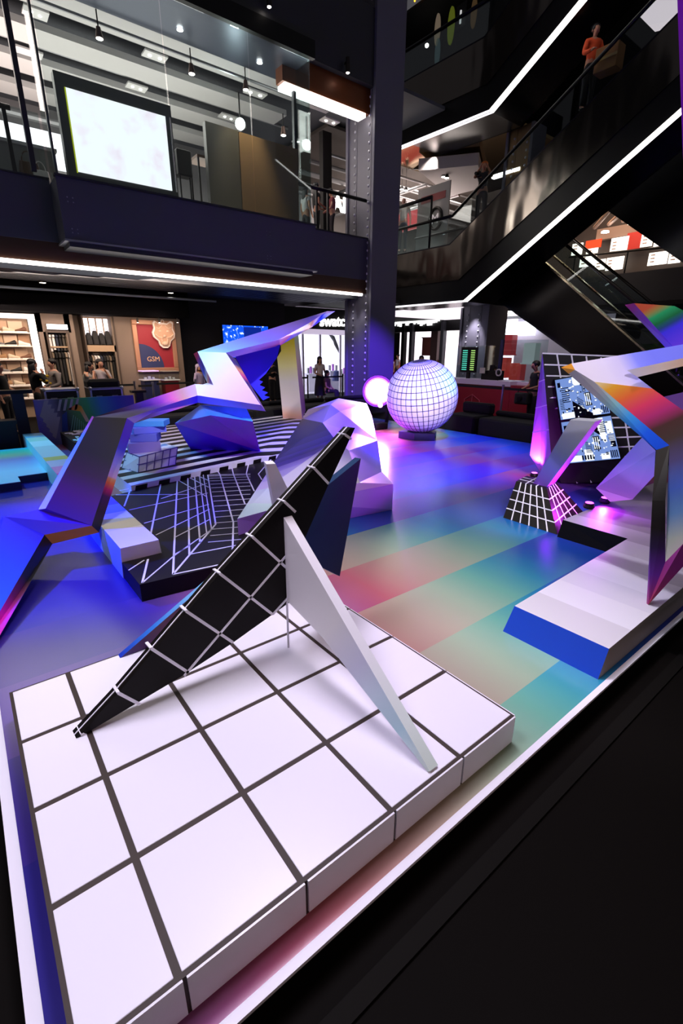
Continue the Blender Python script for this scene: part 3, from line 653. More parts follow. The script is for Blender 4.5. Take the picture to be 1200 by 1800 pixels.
# ---- watch shop
WY = 16.0
xl, xr = PY(505, 640, WY)[0]-.6, PY(625, 640, WY)[0]+1.0
zt_h, zb_h = PY(560, 579, WY)[2], PY(560, 588, WY)[2]
one('wall_watch_shop', MB().box(xl, xr, WY+3.2, WY+3.3, FZ, 3.4).box(xr, xr+.1, WY, WY+3.3, FZ, 3.4).box(xl-.1, xl, WY, WY+3.3, FZ, 3.4), mat('shop_white_glow', '#ece6f0', .6, emit='#f6ecff', es=.75), 'white self-glowing inner walls of the watch shop', 'wall', kind='structure')  # emission in the walls stands in for the shop's interior light
one('floor_watch_shop', MB().box(xl, xr, WY, WY+3.2, FZ, FZ+.01), mat('shop_white_floor', '#f0eaf4', .3), 'white floor of the watch shop', 'floor', kind='structure')
area('watch_shop_light', ((xl+xr)/2, WY+1.6, 3.3), ((xl+xr)/2, WY+1.6, 0), '#fff4ff', 160, 3, 2.4)
o = thing('door_1', 'white framed glass front of the watch shop', 'shop front', ((xl+xr)/2, WY, FZ), kind='structure')
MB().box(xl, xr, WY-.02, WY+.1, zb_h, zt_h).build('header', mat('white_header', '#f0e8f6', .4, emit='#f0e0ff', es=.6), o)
for x in (513, 533, 563, 598):
    q = PY(x, 640, WY)[0]; MB().box(q-.04, q+.04, WY-.02, WY+.06, FZ, zb_h).build('mullion', mat('white_frame', '#e8e0ee', .4), o)
MB().box(xl, xr, WY+.02, WY+.03, FZ, zb_h).build('glass', M_GLASS, o)
one('wall_watch_sign', MB().box(xl, xr, WY-.2, WY-.05, zt_h, 3.56), M_BLACK, 'black sign band above the watch shop', 'wall', kind='structure')
p = PY(562, 573, WY-.22)
o = thing('shop_sign', 'glowing white lettering reading swatch above the bright shop front', 'sign', p)
q = PY(611, 573, WY-.22)
text_mesh('letters', 'swatch', .62, p, q-p, (0, 0, 1), .02, emis('sign_white', '#ffffff', 4.), o, bold=.014)
# shop furniture, posters and shelves inside
for k, (x, w, zc, col_, lab) in enumerate(((545, .5, .9, '#f6f0fa', 'near the glass post'), (585, .7, 1.0, '#d8d0e0', 'behind the standing woman'), (604, .6, .8, '#f4eef8', 'beside the column'), (520, .5, 1.0, '#ffffff', 'at the far left'))):
    q = PY(x, 660, WY+1.2)
    o = thing('shop_plinth', 'white watch display plinth %s in the bright shop' % lab, 'plinth', (q[0], q[1], FZ), 'plinths in the watch shop')
    MB().box(q[0]-w/2, q[0]+w/2, q[1]-.25, q[1]+.25, FZ, zc-.2).build('body', mat('plinth'+col_, col_, .5), o)
    MB().box(q[0]-w/2-.03, q[0]+w/2+.03, q[1]-.28, q[1]+.28, zc-.2, zc-.15).build('top', M_WHITE, o)
    for j in range(3): MB().box(q[0]-w/2+.06+j*w*.3, q[0]-w/2+.14+j*w*.3, q[1]-.1, q[1], zc-.15, zc+.1+.06*(j % 2)).build('stand', mat('watch_pink', '#b060c8', .4) if j % 2 else M_STEEL, o)
a, b = PY(578, 586, WY+2), PY(597, 606, WY+2)
one('hanging_bird_figure', MB().slab([V3(a[0], WY+2, a[2]), V3(a[0]+.35, WY+2, a[2]-.12), V3(b[0]-.1, WY+2, a[2]-.6), V3(b[0], WY+2, b[2]-.4), V3(b[0]-.3, WY+2, b[2]), V3(a[0]+.4, WY+2, a[2]-.4)], [V3(a[0], WY+2.1, a[2]), V3(a[0]+.35, WY+2.15, a[2]-.12), V3(b[0]-.1, WY+2.15, a[2]-.6), V3(b[0], WY+2.1, b[2]-.4), V3(b[0]-.3, WY+2.1, b[2]), V3(a[0]+.4, WY+2.15, a[2]-.4)]), M_BLACK, 'black curved hanging decoration inside the watch shop window', 'decoration')
q = PY(603, 600, WY+2.8)
one('red_poster', MB().box(q[0]-.35, q[0]+.35, WY+2.9, WY+2.95, q[2]-.5, q[2]+.7), mat('poster_rust', '#8a2c20', .5), 'rust red poster in the watch shop next to the column', 'poster')
q = PY(591, 648, WY+.6)
one('draped_stool', MB().lathe(V3(q[0], q[1], FZ+.5), [(.22, 0), (.2, .1), (.12, .45), (.05, .5)], 12), mat('navy_seat', '#26306a', .6), 'dark blue draped seat inside the watch shop window', 'seat')

# ---- bright shop row far right of column (x = 24 plane)
RX = 24.0
ym, yM = PX(835, 600, RX)[1]-1, PX(684, 600, RX)[1]+1.5
one('wall_bright_shop', MB().box(RX+2.5, RX+2.6, ym, yM, FZ, 3.6), mat('bright_shop_wall_glow', '#f4eef8', .6, emit='#fff2fa', es=1.6), 'white self-glowing back wall of the bright shop beyond the column', 'wall', kind='structure')  # wall glows by itself in place of light inside the shop
o = thing('door_2', 'open front of the bright shop beyond the sphere', 'shop front', (RX, (ym+yM)/2, FZ), kind='structure')
zz = PX(740, 583, RX)[2]
MB().box(RX-.1, RX+.2, ym, yM, zz, PX(740, 566, RX)[2]+.6).build('header', M_SATIN, o)
for x in (722, 708, 776):
    q = PX(x, 620, RX-.2)[1]; MB().box(RX-.3, RX, q-.12, q+.12, FZ, 3.5).build('post', M_DGREY2 if x != 708 else M_BLACK, o)
p = PX(684, 578, RX-.15); q = PX(772, 576, RX-.15)
o = thing('drip_sign', 'jagged white glowing sign above the bright shop beyond the sphere', 'sign', (RX-.15, (p[1]+q[1])/2, p[2]))
n = 22
for k in range(n):
    y = p[1]+(q[1]-p[1])*(k+.5)/n; w = abs(q[1]-p[1])/n*.42; h = .22+.16*random.random()
    MB().box(RX-.2, RX-.14, y-w, y+w, p[2]+.55-h-.12*random.random(), p[2]+.5).build('letter', emis('sign_white', '#ffffff', 4.), o)
a = PX(757, 595, RX+1); b = PX(772, 640, RX+1)
one('dark_pillar', MB().box(RX+1, RX+1.6, b[1]+.3, a[1], FZ, 3.5), mat('brown_pillar', '#5a4440', .6), 'brown pillar inside the bright shop beyond the sphere', 'pillar')
for k, (x, y, c0, lab) in enumerate(((752, 600, '#8a4a40', 'brown'), (760, 640, '#c0303a', 'red'), (690, 640, '#c0303a', 'crimson'), (726, 645, '#e8dce8', 'white'))):
    q = PX(x, y, RX+1.2)
    one('shop_shelf', MB().box(RX+1.2, RX+1.6, q[1]-.5, q[1]+.5, max(FZ, q[2]-.9), q[2]+.2).box(RX+1.15, RX+1.65, q[1]-.55, q[1]+.55, q[2]+.2, q[2]+.26), mat('shelf_'+lab, c0, .6), '%s shelf unit inside the bright shop beyond the column' % lab, 'shelf', 'shelves in the bright shop')
# side shop with white sign boxes behind the counter
a, b = PX(868, 566, 26), PX(940, 587, 26)
for k, (x0, x1_) in enumerate(((868, 901), (903, 938))):
    u, v = PX(x0, 570, 26), PX(x1_, 586, 26)
    one('sign_box', MB().box(26, 26.15, v[1], u[1], v[2]-.1, u[2]+.12), emis('signbox', '#eef4ff', 6.), 'white glowing sign box behind the counter, %s of two' % ('left', 'right')[k], 'sign', 'sign boxes behind the counter')
u, v = PX(866, 590, 26.5), PX(960, 690, 26.5)
one('wall_side_shop', MB().box(26.5, 26.6, v[1]-3, u[1]+.4, FZ, 3.6), mat('side_shop_wall_glow', '#8a8290', .6, emit='#b0a8b8', es=.25), 'grey self-glowing wall of the shop behind the counter', 'wall', kind='structure')  # weak wall emission replaces the shop's own lighting
for k, (x, y, c0, lab) in enumerate(((880, 640, '#c04038', 'red'), (905, 650, '#b83a34', 'scarlet'), (865, 600, '#e0d8e4', 'white'), (890, 600, '#a02830', 'dark red'), (930, 615, '#b0c0c0', 'pale'))):
    q = PX(x, y, 25)
    one('side_shop_display', MB().box(25, 25.5, q[1]-.35, q[1]+.35, q[2]-.7, q[2]+.35).box(24.9, 25.5, q[1]-.4, q[1]+.4, q[2]-.75, q[2]-.68), mat('side_disp_glow_'+lab, c0, .6, emit=c0, es=.25), '%s display stand in the shop behind the counter' % lab, 'display', 'displays behind the counter')  # stands emit their own colour to imitate being lit
a = PX(812, 554, 22); b = PX(905, 550, 22)
one('ceiling_light_bar', MB().bar(PX(828, 553, 20), PX(902, 549, 20), .12), M_STRIP, 'slim white ceiling light bar behind the riveted column', 'light')
a, b = PX(694, 541, 19), PX(812, 536, 19)
one('ceiling_light_panel', MB().box(17.2, 24, 11.5, 17.5, 3.56, 3.6), emis('ceiling_panel_glow', '#fbeef8', 1.2), 'white glowing ceiling field behind the escalator landing', 'light')

# ---- red counter
CXX = 12.5
zt_c = PX(850, 668, CXX)[2]; y0c, y1c = 3.6, PX(797, 690, CXX)[1]+.4
o = thing('red_counter', 'long red service counter with white top behind the sphere', 'counter', (CXX+.35, (y0c+y1c)/2, FZ))
ysplit = PX(896, 690, CXX)[1]
M_RED = mat('counter_red', '#8c1526', .4, coat=.3)
MB().box(CXX, CXX+.7, ysplit+.01, y1c, FZ, zt_c-.14).build('front_panel', M_RED, o)
MB().box(CXX-.02, CXX+.7, y0c, ysplit-.01, FZ, zt_c-.1).build('front_panel', M_RED, o)
MB().box(CXX-.04, CXX+.72, ysplit, y1c+.04, zt_c-.14, zt_c).build('white_top', mat('counter_white', '#d8c8e8', .4), o)
MB().box(CXX+.3, CXX+.72, y0c, ysplit, zt_c-.1, zt_c-.02).build('rear_top', mat('counter_white', '#d8c8e8', .4), o)
hx = PX(828, 712, CXX-.02); mb = MB(); hr = .32
hp = [hx+V3(0, hr*math.cos(t), hr*math.sin(t)) for t in np.linspace(math.pi/6, 2*math.pi+math.pi/6, 7)]
for i in range(6): mb.bar(hp[i], hp[i+1], .012)
for i in (1, 3, 5): mb.bar(hx, hp[i], .012)
mb.build('cube_outline_logo', mat('logo_line', '#c05a68', .5), o)
# menu screen on counter
a, b = PX(811, 610, CXX+.3), PX(835, 655, CXX+.3)
o = thing('menu_screen', 'black menu board with coloured price lines standing on the red counter', 'screen', ((a+b)/2*V3(1, 1, 0)+V3(0, 0, zt_c)))
bd_ = MB().box(CXX+.3, CXX+.36, b[1], a[1], b[2], a[2]).build('board', M_SATIN, o, bevel=.01)
MB().box(CXX+.32, CXX+.4, (a[1]+b[1])/2-.05, (a[1]+b[1])/2+.05, zt_c, b[2]).build('stand', M_BLACK, o)
for k in range(10):
    z = a[2]-.12-k*.062; wd_ = (a[1]-b[1])
    MB().box(CXX+.293, CXX+.3, a[1]-wd_*.42, a[1]-wd_*.12, z, z+.028).build('price_line', emis('menu_teal', '#50c8b0', 1.2), bd_)
    MB().box(CXX+.293, CXX+.3, b[1]+wd_*.12, b[1]+wd_*.36, z, z+.028).build('price_line', emis('menu_green', '#a0d070', 1.2), bd_)
for k, (x0, x1_, yt, yb, lab) in enumerate(((798, 865, 608, 662, 'left one behind the menu board'), (886, 955, 598, 664, 'right one with a dark edge'))):
    u, v = PX(x0, yt, CXX+.5), PX(x1_, yb, CXX+.5)
    o = thing('glass_screen', 'clear glass screen standing on the red counter, '+lab, 'screen guard', (CXX+.5, (u[1]+v[1])/2, zt_c), 'glass screens on the counter')
    MB().box(CXX+.49, CXX+.51, v[1], u[1], zt_c-.02, u[2]).build('glass', M_GLASS, o)
    if k: MB().box(CXX+.47, CXX+.53, u[1], u[1]+.1, zt_c-.02, u[2]+.02).build('edge_post', mat('navy_edge', '#20204a', .4), o)
u, v = PX(850, 651, CXX+.3), PX(876, 666, CXX+.3)
one('cash_register', MB().box(CXX+.2, CXX+.55, v[1], u[1], zt_c, u[2]).box(CXX+.3, CXX+.34, v[1]+.2, u[1]-.2, u[2], u[2]+.16), M_SATIN, 'low black till with a small display on the red counter', 'till')
u = PX(876, 655, CXX+.1)
o = thing('webcam_light', 'small white ring light on the red counter', 'lamp', (CXX+.1, u[1], zt_c))
MB().tube([u+V3(0, .085*math.cos(t), .085*math.sin(t)) for t in np.linspace(0, 2*math.pi, 17)], .022, 6).build('ring', mat('ring_white', '#b8b0b8', .4), o)
MB().ball(u, .045, 10, 8).build('lens', M_BLACK, o); MB().tube([u-V3(0, 0, .1), (CXX+.1, u[1], zt_c)], .012, 6).build('stem', M_BLACK, o)
u = PX(855, 655, CXX+.25)
one('counter_card', MB().box(CXX+.12, CXX+.14, u[1]-.02, u[1]+.16, u[2]-.02, u[2]+.14), mat('card', '#b8b4ac', .6), 'small blank white card on the red counter', 'card')

# ---- barrier posts with belts
def barrier(p, q, zt_, label, belt=True, mpost=M_STEEL):
    p = np.array(p, float); o = thing('barrier_post', label, 'barrier', (p[0], p[1], FZ), 'belt barriers around the stage')
    MB().lathe((p[0], p[1], FZ), [(.16, 0), (.16, .015), (.03, .04), (.03, .06)], 14).build('base', M_SATIN, o)
    pl_ = MB().lathe((p[0], p[1], FZ+.04), [(.028, 0), (.028, zt_-FZ-.04), (.034, zt_-FZ-.04), (.034, zt_-FZ+.03)], 12).build('pole', mpost, o)
    if belt:
        q = np.array(q, float); q = p+(q-p)*.975; MB().bar((p[0], p[1], zt_-.03), (q[0], q[1], zt_-.03), .012, .06).build('belt', M_FABRIC, pl_)
M_VSTEEL = mat('brushed_post', '#8c80a0', .35, .8)
for k, (x, Y, lab) in enumerate(((238, 12.2, 'left of the glass cases'), (270, 11.6, 'before the dark blue podium'), (345, 12.2, 'behind the zigzag sculpture'), (602, 12.6, 'beside the column'), (541, 12.6, 'beside the standing woman'))):
    p = PY(x, 690, Y); q = PY((x-70, x-26, x-70, x-54, x-20)[k], 690, Y)
    barrier((p[0], Y), (q[0], Y), .86, 'steel belt barrier post '+lab, True, M_STEEL if k < 3 else M_BLACK)
p = PX(883, 690, 11.4); q = PX(705, 685, 11.4); q2 = PX(1000, 700, 11.4)
barrier(p[:2], q[:2], .9, 'steel belt barrier post in front of the red counter', True, M_VSTEEL)
barrier(q[:2], p[:2], .9, 'belt barrier post hidden behind the sphere', False, M_VSTEEL)
barrier(q2[:2], p[:2], .9, 'belt barrier post behind the gridded screen wall', True, M_VSTEEL)

# ---- sofas behind the stage
def sofa(x0, x1_, y0, y1, h, label, back=True):
    o = thing('bench_sofa', label, 'sofa', ((x0+x1_)/2, (y0+y1)/2, FZ), 'black sofas around the stage')
    MB().box(x0, x1_, y0, y1, FZ, FZ+.42).build('seat', M_FABRIC, o, bevel=.04)
    if back == 'x': MB().box(x1_-.2, x1_, y0, y1, FZ+.42, h).build('backrest', M_FABRIC, o, bevel=.04)
    elif back == 'y': MB().box(x0, x1_, y1-.2, y1, FZ+.42, h).build('backrest', M_FABRIC, o, bevel=.04)
    elif back: MB().box(x0+.02, x1_-.02, y0+.02, y1-.02, FZ+.42, h).build('cushion', M_FABRIC, o, bevel=.05)
sofa(9.75, 10.6, 2.0, 4.30, .42, 'long low black sofa behind the stage, right of the armchair', 'x')
sofa(9.75, 10.6, 4.42, 5.3, .56, 'black armchair block just right of the sphere', 'x')
sofa(9.75, 10.6, -.6, 1.9, .42, 'black sofa behind the gridded screen wall', 'x')
sofa(3.2, 6.2, 8.75, 9.6, .42, 'black sofa behind the zigzag sculpture, left', 'y')
sofa(6.3, 9.0, 8.75, 9.6, .42, 'black sofa behind the pale support column', 'y')
sofa(9.1, 11.0, 8.75, 9.6, .42, 'black sofa in front of the riveted column', 'y')
# ================================================================== ESCALATORS AND RIGHT SIDE UPPER FLOORS
def steelmat():
    m = bpy.data.materials.new('wavy_polished_steel'); m.use_nodes = True; nt = m.node_tree; b = nt.nodes['Principled BSDF']
    b.inputs['Base Color'].default_value = (*lin('#6a645e'), 1); b.inputs['Metallic'].default_value = 1; b.inputs['Roughness'].default_value = .16
    g = nt.nodes.new('ShaderNodeNewGeometry'); mp = nt.nodes.new('ShaderNodeMapping'); mp.inputs['Scale'].default_value = (1, 1.6, .5)
    n = nt.nodes.new('ShaderNodeTexNoise'); n.inputs['Scale'].default_value = .9; n.inputs['Detail'].default_value = 1.
    k = nt.nodes.new('ShaderNodeBump'); k.inputs['Strength'].default_value = .5; k.inputs['Distance'].default_value = .12
    nt.links.new(g.outputs['Position'], mp.inputs[0]); nt.links.new(mp.outputs[0], n.inputs['Vector']); nt.links.new(n.outputs['Fac'], k.inputs['Height']); nt.links.new(k.outputs[0], b.inputs['Normal'])
    return m
M_WAVY = steelmat()
M_SOFF = mat('black_gloss_soffit', '#0a0a10', .25)
def escalator(name, label, X0, X1, bot, top, rail_h, ext=True):
    """bot / top = polylines of (y, z); side cladding in the plane x = X0"""
    o = thing(name, label, 'escalator', (X0, bot[0][0], bot[0][1]))
    n = len(bot)
    mid = [(b[0]*.62+t[0]*.38, b[1]*.62+t[1]*.38) for b, t in zip(bot, top)]
    for i in range(n-1):
        q = [mid[i], mid[i+1], top[i+1], top[i]]
        MB().slab([V3(X0, *p) for p in q], [V3(X0+.08, *p) for p in q]).build('side_cladding', M_WAVY, o)
        q = [bot[i], bot[i+1], mid[i+1], mid[i]]
        MB().slab([V3(X0+.04, *p) for p in q], [V3(X0+.1, *p) for p in q]).build('lower_band', M_SATIN, o)
        a, b = V3(X0, *bot[i]), V3(X0, *bot[i+1]); d = (b-a)/np.linalg.norm(b-a); u = np.cross(V3(1, 0, 0), d); u = u if u[2] > 0 else -u
        MB().slab([a, b, b+u*.04, a+u*.04], [a+V3(.2, 0, 0), b+V3(.2, 0, 0), b+V3(.2, 0, 0)+u*.04, a+V3(.2, 0, 0)+u*.04]).build('light_strip', M_STRIP if i == len(bot)-2 else M_STRIP2, o)
        MB().slab([V3(X0+.2, *bot[i]), V3(X0+.2, *bot[i+1]), V3(X1, *bot[i+1]), V3(X1, *bot[i])], [V3(X0+.2, bot[i][0], bot[i][1]+.05), V3(X0+.2, bot[i+1][0], bot[i+1][1]+.05), V3(X1, bot[i+1][0], bot[i+1][1]+.05), V3(X1, bot[i][0], bot[i][1]+.05)]).build('soffit', M_SOFF, o)
        q = [bot[i], bot[i+1], top[i+1], top[i]]
        MB().slab([V3(X1, *p) for p in q], [V3(X1-.08, *p) for p in q]).build('far_side', M_SATIN, o)
        MB().slab([V3(X0+.1, top[i][0], top[i][1]-.25), V3(X0+.1, top[i+1][0], top[i+1][1]-.25), V3(X1-.1, top[i+1][0], top[i+1][1]-.25), V3(X1-.1, top[i][0], top[i][1]-.25)],
                  [V3(X0+.1, top[i][0], top[i][1]-.3), V3(X0+.1, top[i+1][0], top[i+1][1]-.3), V3(X1-.1, top[i+1][0], top[i+1][1]-.3), V3(X1-.1, top[i][0], top[i][1]-.3)]).build('tread_deck', M_SATIN, o)
        for X in (X0+.04, X1-.04):
            q = [top[i], top[i+1], (top[i+1][0], top[i+1][1]+rail_h), (top[i][0], top[i][1]+rail_h)]
            gb_ = MB().slab([V3(X, *p) for p in q], [V3(X+.015, *p) for p in q]).build('glass_balustrade', M_GLASS, o)
            MB().tube([V3(X, top[i][0], top[i][1]+rail_h), V3(X, top[i+1][0], top[i+1][1]+rail_h)], .05, 8).build('handrail', M_SATIN, gb_, smooth=True)
            MB().bar(V3(X, *top[i]), V3(X, *top[i+1]), .09, .04).build('skirt_trim', mat('dark_trim', '#1c1824', .3, .5), o)
    return o
E1 = 15.0
bot1 = [(13.4, 3.5), (9.16, 3.47), (-2.5, 10.85)]
top1 = [(13.4, 5.41), (10.0, 5.39), (-2.5, 12.93)]
escalator('escalator', 'long steel clad escalator with white light strip rising to the upper right', E1, E1+1.8, bot1, top1, .9)
bot2 = [(13.4, 9.03), (8.76, 8.91), (0.5, 13.9)]
top2 = [(13.4, 10.97), (9.2, 10.9), (0.5, 16.0)]
escalator('escalator', 'upper steel clad escalator with white light strip at the top', E1, E1+1.8, bot2, top2, .9)
# lower escalator descending to the right, behind
L = 17.2
q = lambda x, y: PX(x, y, L)
o = thing('escalator', 'dark escalator descending behind the gridded screen wall', 'escalator', (L, 5, 0))
def q2(P, t): return [p+V3(t, 0, 0) for p in P]
def lerp(a, b, t): return np.array(a)*(1-t)+np.array(b)*t
A0, A1 = q(964, 469), q(1133, 618); B0, B1 = q(894, 539), q(1013, 624)
A0e, A1e = lerp(A0, A1, -.35), lerp(A0, A1, 1.5); B0e, B1e = lerp(B0, B1, -.3), lerp(B0, B1, 2.0)
MB().slab([A0e, A1e, B1e, B0e], q2([A0e, A1e, B1e, B0e], .08)).build('side_cladding', mat('brown_black_cladding', '#1e1818', .25, .6), o)
MB().slab([B0e, B1e, B1e+V3(1.6, 0, 0), B0e+V3(1.6, 0, 0)], [p-V3(0, 0, .08) for p in (B0e, B1e, B1e+V3(1.6, 0, 0), B0e+V3(1.6, 0, 0))]).build('soffit', M_SOFF, o)
for dx in (0., 1.5):
    MB().bar(A0e+V3(dx, 0, .03), A1e+V3(dx, 0, .03), .16, .05).build('steel_skirt', mat('warm_steel', '#c8b8a0', .22, 1.), o)
    h0, h1 = A0e+V3(dx, 0, 1.0), A1e+V3(dx, 0, 1.0)
    MB().slab([A0e+V3(dx, 0, 0), A1e+V3(dx, 0, 0), h1, h0], q2([A0e+V3(dx, 0, 0), A1e+V3(dx, 0, 0), h1, h0], .015)).build('glass_balustrade', M_GLASS, o)
    MB().tube([h0, h1], .05, 8).build('handrail', mat('dark_rail', '#3a3430', .25, .5), o, smooth=True)
MB().slab([A0e+V3(.1, 0, -.3), A1e+V3(.1, 0, -.3), A1e+V3(1.4, 0, -.3), A0e+V3(1.4, 0, -.3)], [A0e+V3(.1, 0, -.4), A1e+V3(.1, 0, -.4), A1e+V3(1.4, 0, -.4), A0e+V3(1.4, 0, -.4)]).build('tread_deck', M_SATIN, o)
# black truss crossing at the right
X9 = 19.3
P = [PX(1038, 350, X9), PX(1200, 462, X9), PX(1330, 560, X9), PX(1330, 100, X9), PX(1100, 190, X9), PX(990, 320, X9)]
one('escalator_truss', MB().slab(P, q2(P, 1.6)), M_SOFF, 'black underside of a crossing escalator at the right', 'escalator')
# bronze soffit of upper landing
P = [G(716, 254, 9.0), G(862, 197, 9.0), G(900, 300, 9.0), G(845, 304, 9.0)]
one('ceiling_bronze', MB().box(15.2, P[3][0]+2.5, 8.8, 14, 9.0, 9.1), mat('bronze_mirror', '#8a6e40', .12, 1.), 'mirror bronze soffit under the upper escalator landing', 'ceiling', kind='structure')
# second floor slab and interior on the right
one('floor_second_right', MB().box(24.0, 34, 2, 13.4, 4.85, 5.0).box(12.3, 34, 13.4, 26, 4.9, 5.05).box(16.8, 20, 9.3, 13.4, 4.9, 5.05), mat('upper_floor_grey', '#6a6664', .4), 'second floor slab behind the escalator', 'floor', kind='structure')
one('ceiling_second_right', MB().box(12.3, 34, 13.6, 26, 9.3, 9.4).box(22.5, 34, 2, 13.6, 9.3, 9.4), mat('ceiling_brown_grey', '#4c4440', .8), 'grey brown ceiling of the second floor on the right', 'ceiling', kind='structure')
one('wall_second_back', MB().box(12.4, 30, 22, 22.2, 5.05, 9.3), mat('second_back_wall', '#7c7674', .7), 'grey back wall of the second floor', 'wall', kind='structure')
area('second_floor_light', (19, 17, 9.1), (19, 17, 0), '#fff0e8', 800, 6, 5)
spot('mannequin_fill', (16.4, 12.2, 8.9), (16.3, 13.6, 6.2), '#fff0e8', 500, 70, .6)  # unseen fill added to brighten the mannequin
area('second_floor_uplight', (19, 16, 7.0), (19, 16, 10), '#fff0e8', 260, 5, 4)
one('white_bulkhead', MB().slab([G(735, 300, 8.5), G(840, 290, 8.5), G(850, 330, 8.5), G(790, 345, 8.5)], [p+V3(0, 0, .4) for p in (G(735, 300, 8.5), G(840, 290, 8.5), G(850, 330, 8.5), G(790, 345, 8.5))]), mat('bulk_white', '#a09a9a', .7), 'pale ceiling bulkhead over the second floor shop', 'bulkhead')
for k in range(7):
    y = 14.4+k*.75
    one('ceiling_duct', MB().tube([(12.6, y, 8.8-.1*(k % 3)), (25, y, 8.8-.1*(k % 3))], .05+.03*(k % 2)), mat('pipe_grey', '#9a9a9c', .35, .5), 'grey ceiling duct of the second floor, %s from the balcony' % ('first', 'second', 'third', 'fourth', 'fifth', 'sixth', 'seventh')[k], 'duct', 'ceiling ducts of the second floor')
for k in range(3):
    x = 15.5+k*2.2
    one('cross_duct', MB().tube([(x, 13.8, 8.55), (x, 21, 8.55)], .07), mat('pipe_grey', '#9a9a9c', .35, .5), 'grey cross duct of the second floor, %s from the column' % ('first', 'second', 'third')[k], 'duct', 'cross ducts of the second floor')
# hanging neon sign
p = PX(720, 285, 17); q_ = PX(745, 285, 17)
o = thing('neon_sign', 'small orange neon sign hanging under the second floor ceiling', 'sign', p)
MB().bar(p, q_, .05, .5).build('black_panel', M_SATIN, o)
d = (q_-p)/np.linalg.norm(q_-p)
text_mesh('letters', 'LJP7', .38, lerp(p, q_, .08)+V3(-.06, 0, -.13), d, (0, 0, 1), .01, emis('neon_orange', '#ffa020', 5.), o)
for t in (.1, .9):
    c_ = lerp(p, q_, t); MB().tube([c_, c_+V3(0, 0, 1.2)], .012, 5).build('hanger', M_BLACK, o)
for k, (x, y) in enumerate(((706, 287), (779, 311), (785, 313), (706, 333), (713, 335))):
    p = PX(x, y, 17.3)
    o = thing('pendant_lamp', 'small black pendant lamp over the second floor, %s' % ('beside the neon sign', 'left of the hanging pair', 'right of the hanging pair', 'left over the mannequin', 'right over the mannequin')[k], 'light', p, 'pendant lamps of the second floor')
    MB().lathe(p, [(.1, 0), (.05, .14), (.02, .16)], 12).build('shade', M_BLACK, o); MB().lathe(p-V3(0, 0, .01), [(.085, 0), (.085, .02)], 12).build('lamp', M_LAMP, o)
    MB().tube([p+V3(0, 0, .15), p+V3(0, 0, .9)], .01, 5).build('cord', M_BLACK, o)
# white poster panel with ring emblem and M
a, b = PX(735, 340, 16.9), PX(783, 445, 16.9)
o = thing('ring_emblem_panel', 'white panel with a black ring and letter M behind the escalator landing', 'sign', (16.9, (a[1]+b[1])/2, 5.05))
MB().box(16.9, 16.95, b[1], a[1], 5.05, a[2]+.1).build('panel', mat('panel_white', '#a8a4a2', .6), o)
c_ = PX(765, 384, 16.86)
mb = MB(); mb.tube([c_+V3(0, .32*math.cos(t), .38*math.sin(t)) for t in np.linspace(0, 2*math.pi, 25)], .06, 6); mb.build('ring', M_BLACK, o)
text_mesh('letter', 'M', .5, c_+V3(-.02, .2, -.18), (0, -1, 0), (0, 0, 1), .01, M_WHITE, o)
MB().box(16.88, 16.9, b[1]+.2, a[1]-.2, a[2]-.45, a[2]-.2).build('red_print', mat('red_print', '#a05050', .6), o)
a = PX(705, 420, 18.5); b = PX(745, 390, 18.5)
one('red_arc_sign', MB().box(18.5, 18.6, b[1]-.6, a[1]+.4, a[2]+.3, b[2]+.6), mat('sign_red2', '#8a1c24', .6), 'red sign wall with pale arcs behind the mannequin', 'sign')
one('light_table', MB().box(17.6, 18.4, PX(745, 430, 18)[1], PX(700, 430, 18)[1], 5.05, 5.9), mat('lit_table', '#f4e8e8', .5, emit='#fff0f0', es=1.), 'glowing white display table behind the mannequin', 'table')
# balcony rail on landing
z1 = PX(735, 352, 15.05)[2]
o = thing('handrail', 'black landing handrail with post and glass beside the column', 'railing', (15.05, 12, 5.41))
pa, pb = PX(690, 368, 15.05), PX(759, 346, 15.05)
MB().tube([pa+(pa-pb)*.3, pb], .06).build('rail', M_SATIN, o, smooth=True)
MB().tube([pb, V3(15.05, pb[1], 5.41)], .04).build('post', M_SATIN, o, smooth=True)
MB().slab([V3(15.05, pa[1]+1, 5.41), V3(15.05, pb[1], 5.41), pb, pa+(pa-pb)*.3], [V3(15.07, pa[1]+1, 5.41), V3(15.07, pb[1], 5.41), pb+V3(.02, 0, 0), pa+(pa-pb)*.3+V3(.02, 0, 0)]).build('glass', M_GLASS, o)
# light bar reflecting near photographer
one('ceiling_light_bar', MB().bar(PX(866, 312, 17), PX(915, 297, 17), .16, .1), M_STRIP, 'short bright light bar behind the photographer', 'light')
# food court on the second floor, far right
FX = 27.0
one('wall_food_court', MB().box(FX, FX+.2, 2, 14.5, 4.2, 8.2), mat('food_wall', '#2e2420', .6), 'dark brown food court wall', 'wall', kind='structure')
u, v = PX(1010, 420, FX-.3), PX(1200, 440, FX-.3)
one('wall_food_header', MB().box(FX-.35, FX-.05, PX(1260, 400, FX)[1], PX(1056, 400, FX)[1], PX(1056, 424, FX)[2], PX(1056, 413, FX)[2]+.2), mat('food_header', '#8a7468', .6), 'pale brown header of the food court', 'wall', kind='structure')
menus = [(1004, 1024, 428, 448), (1030, 1052, 424, 446), (1072, 1105, 417, 442), (1125, 1148, 411, 433), (1149, 1180, 408, 431), (1018, 1048, 449, 468), (1044, 1064, 456, 474), (1064, 1096, 452, 474), (1138, 1174, 443, 465), (1174, 1198, 440, 462)]
wn = ('far left top', 'second from left top', 'third from left top', 'fourth from left top', 'rightmost top', 'far left bottom', 'narrow lower', 'third lower', 'fourth lower', 'rightmost lower')
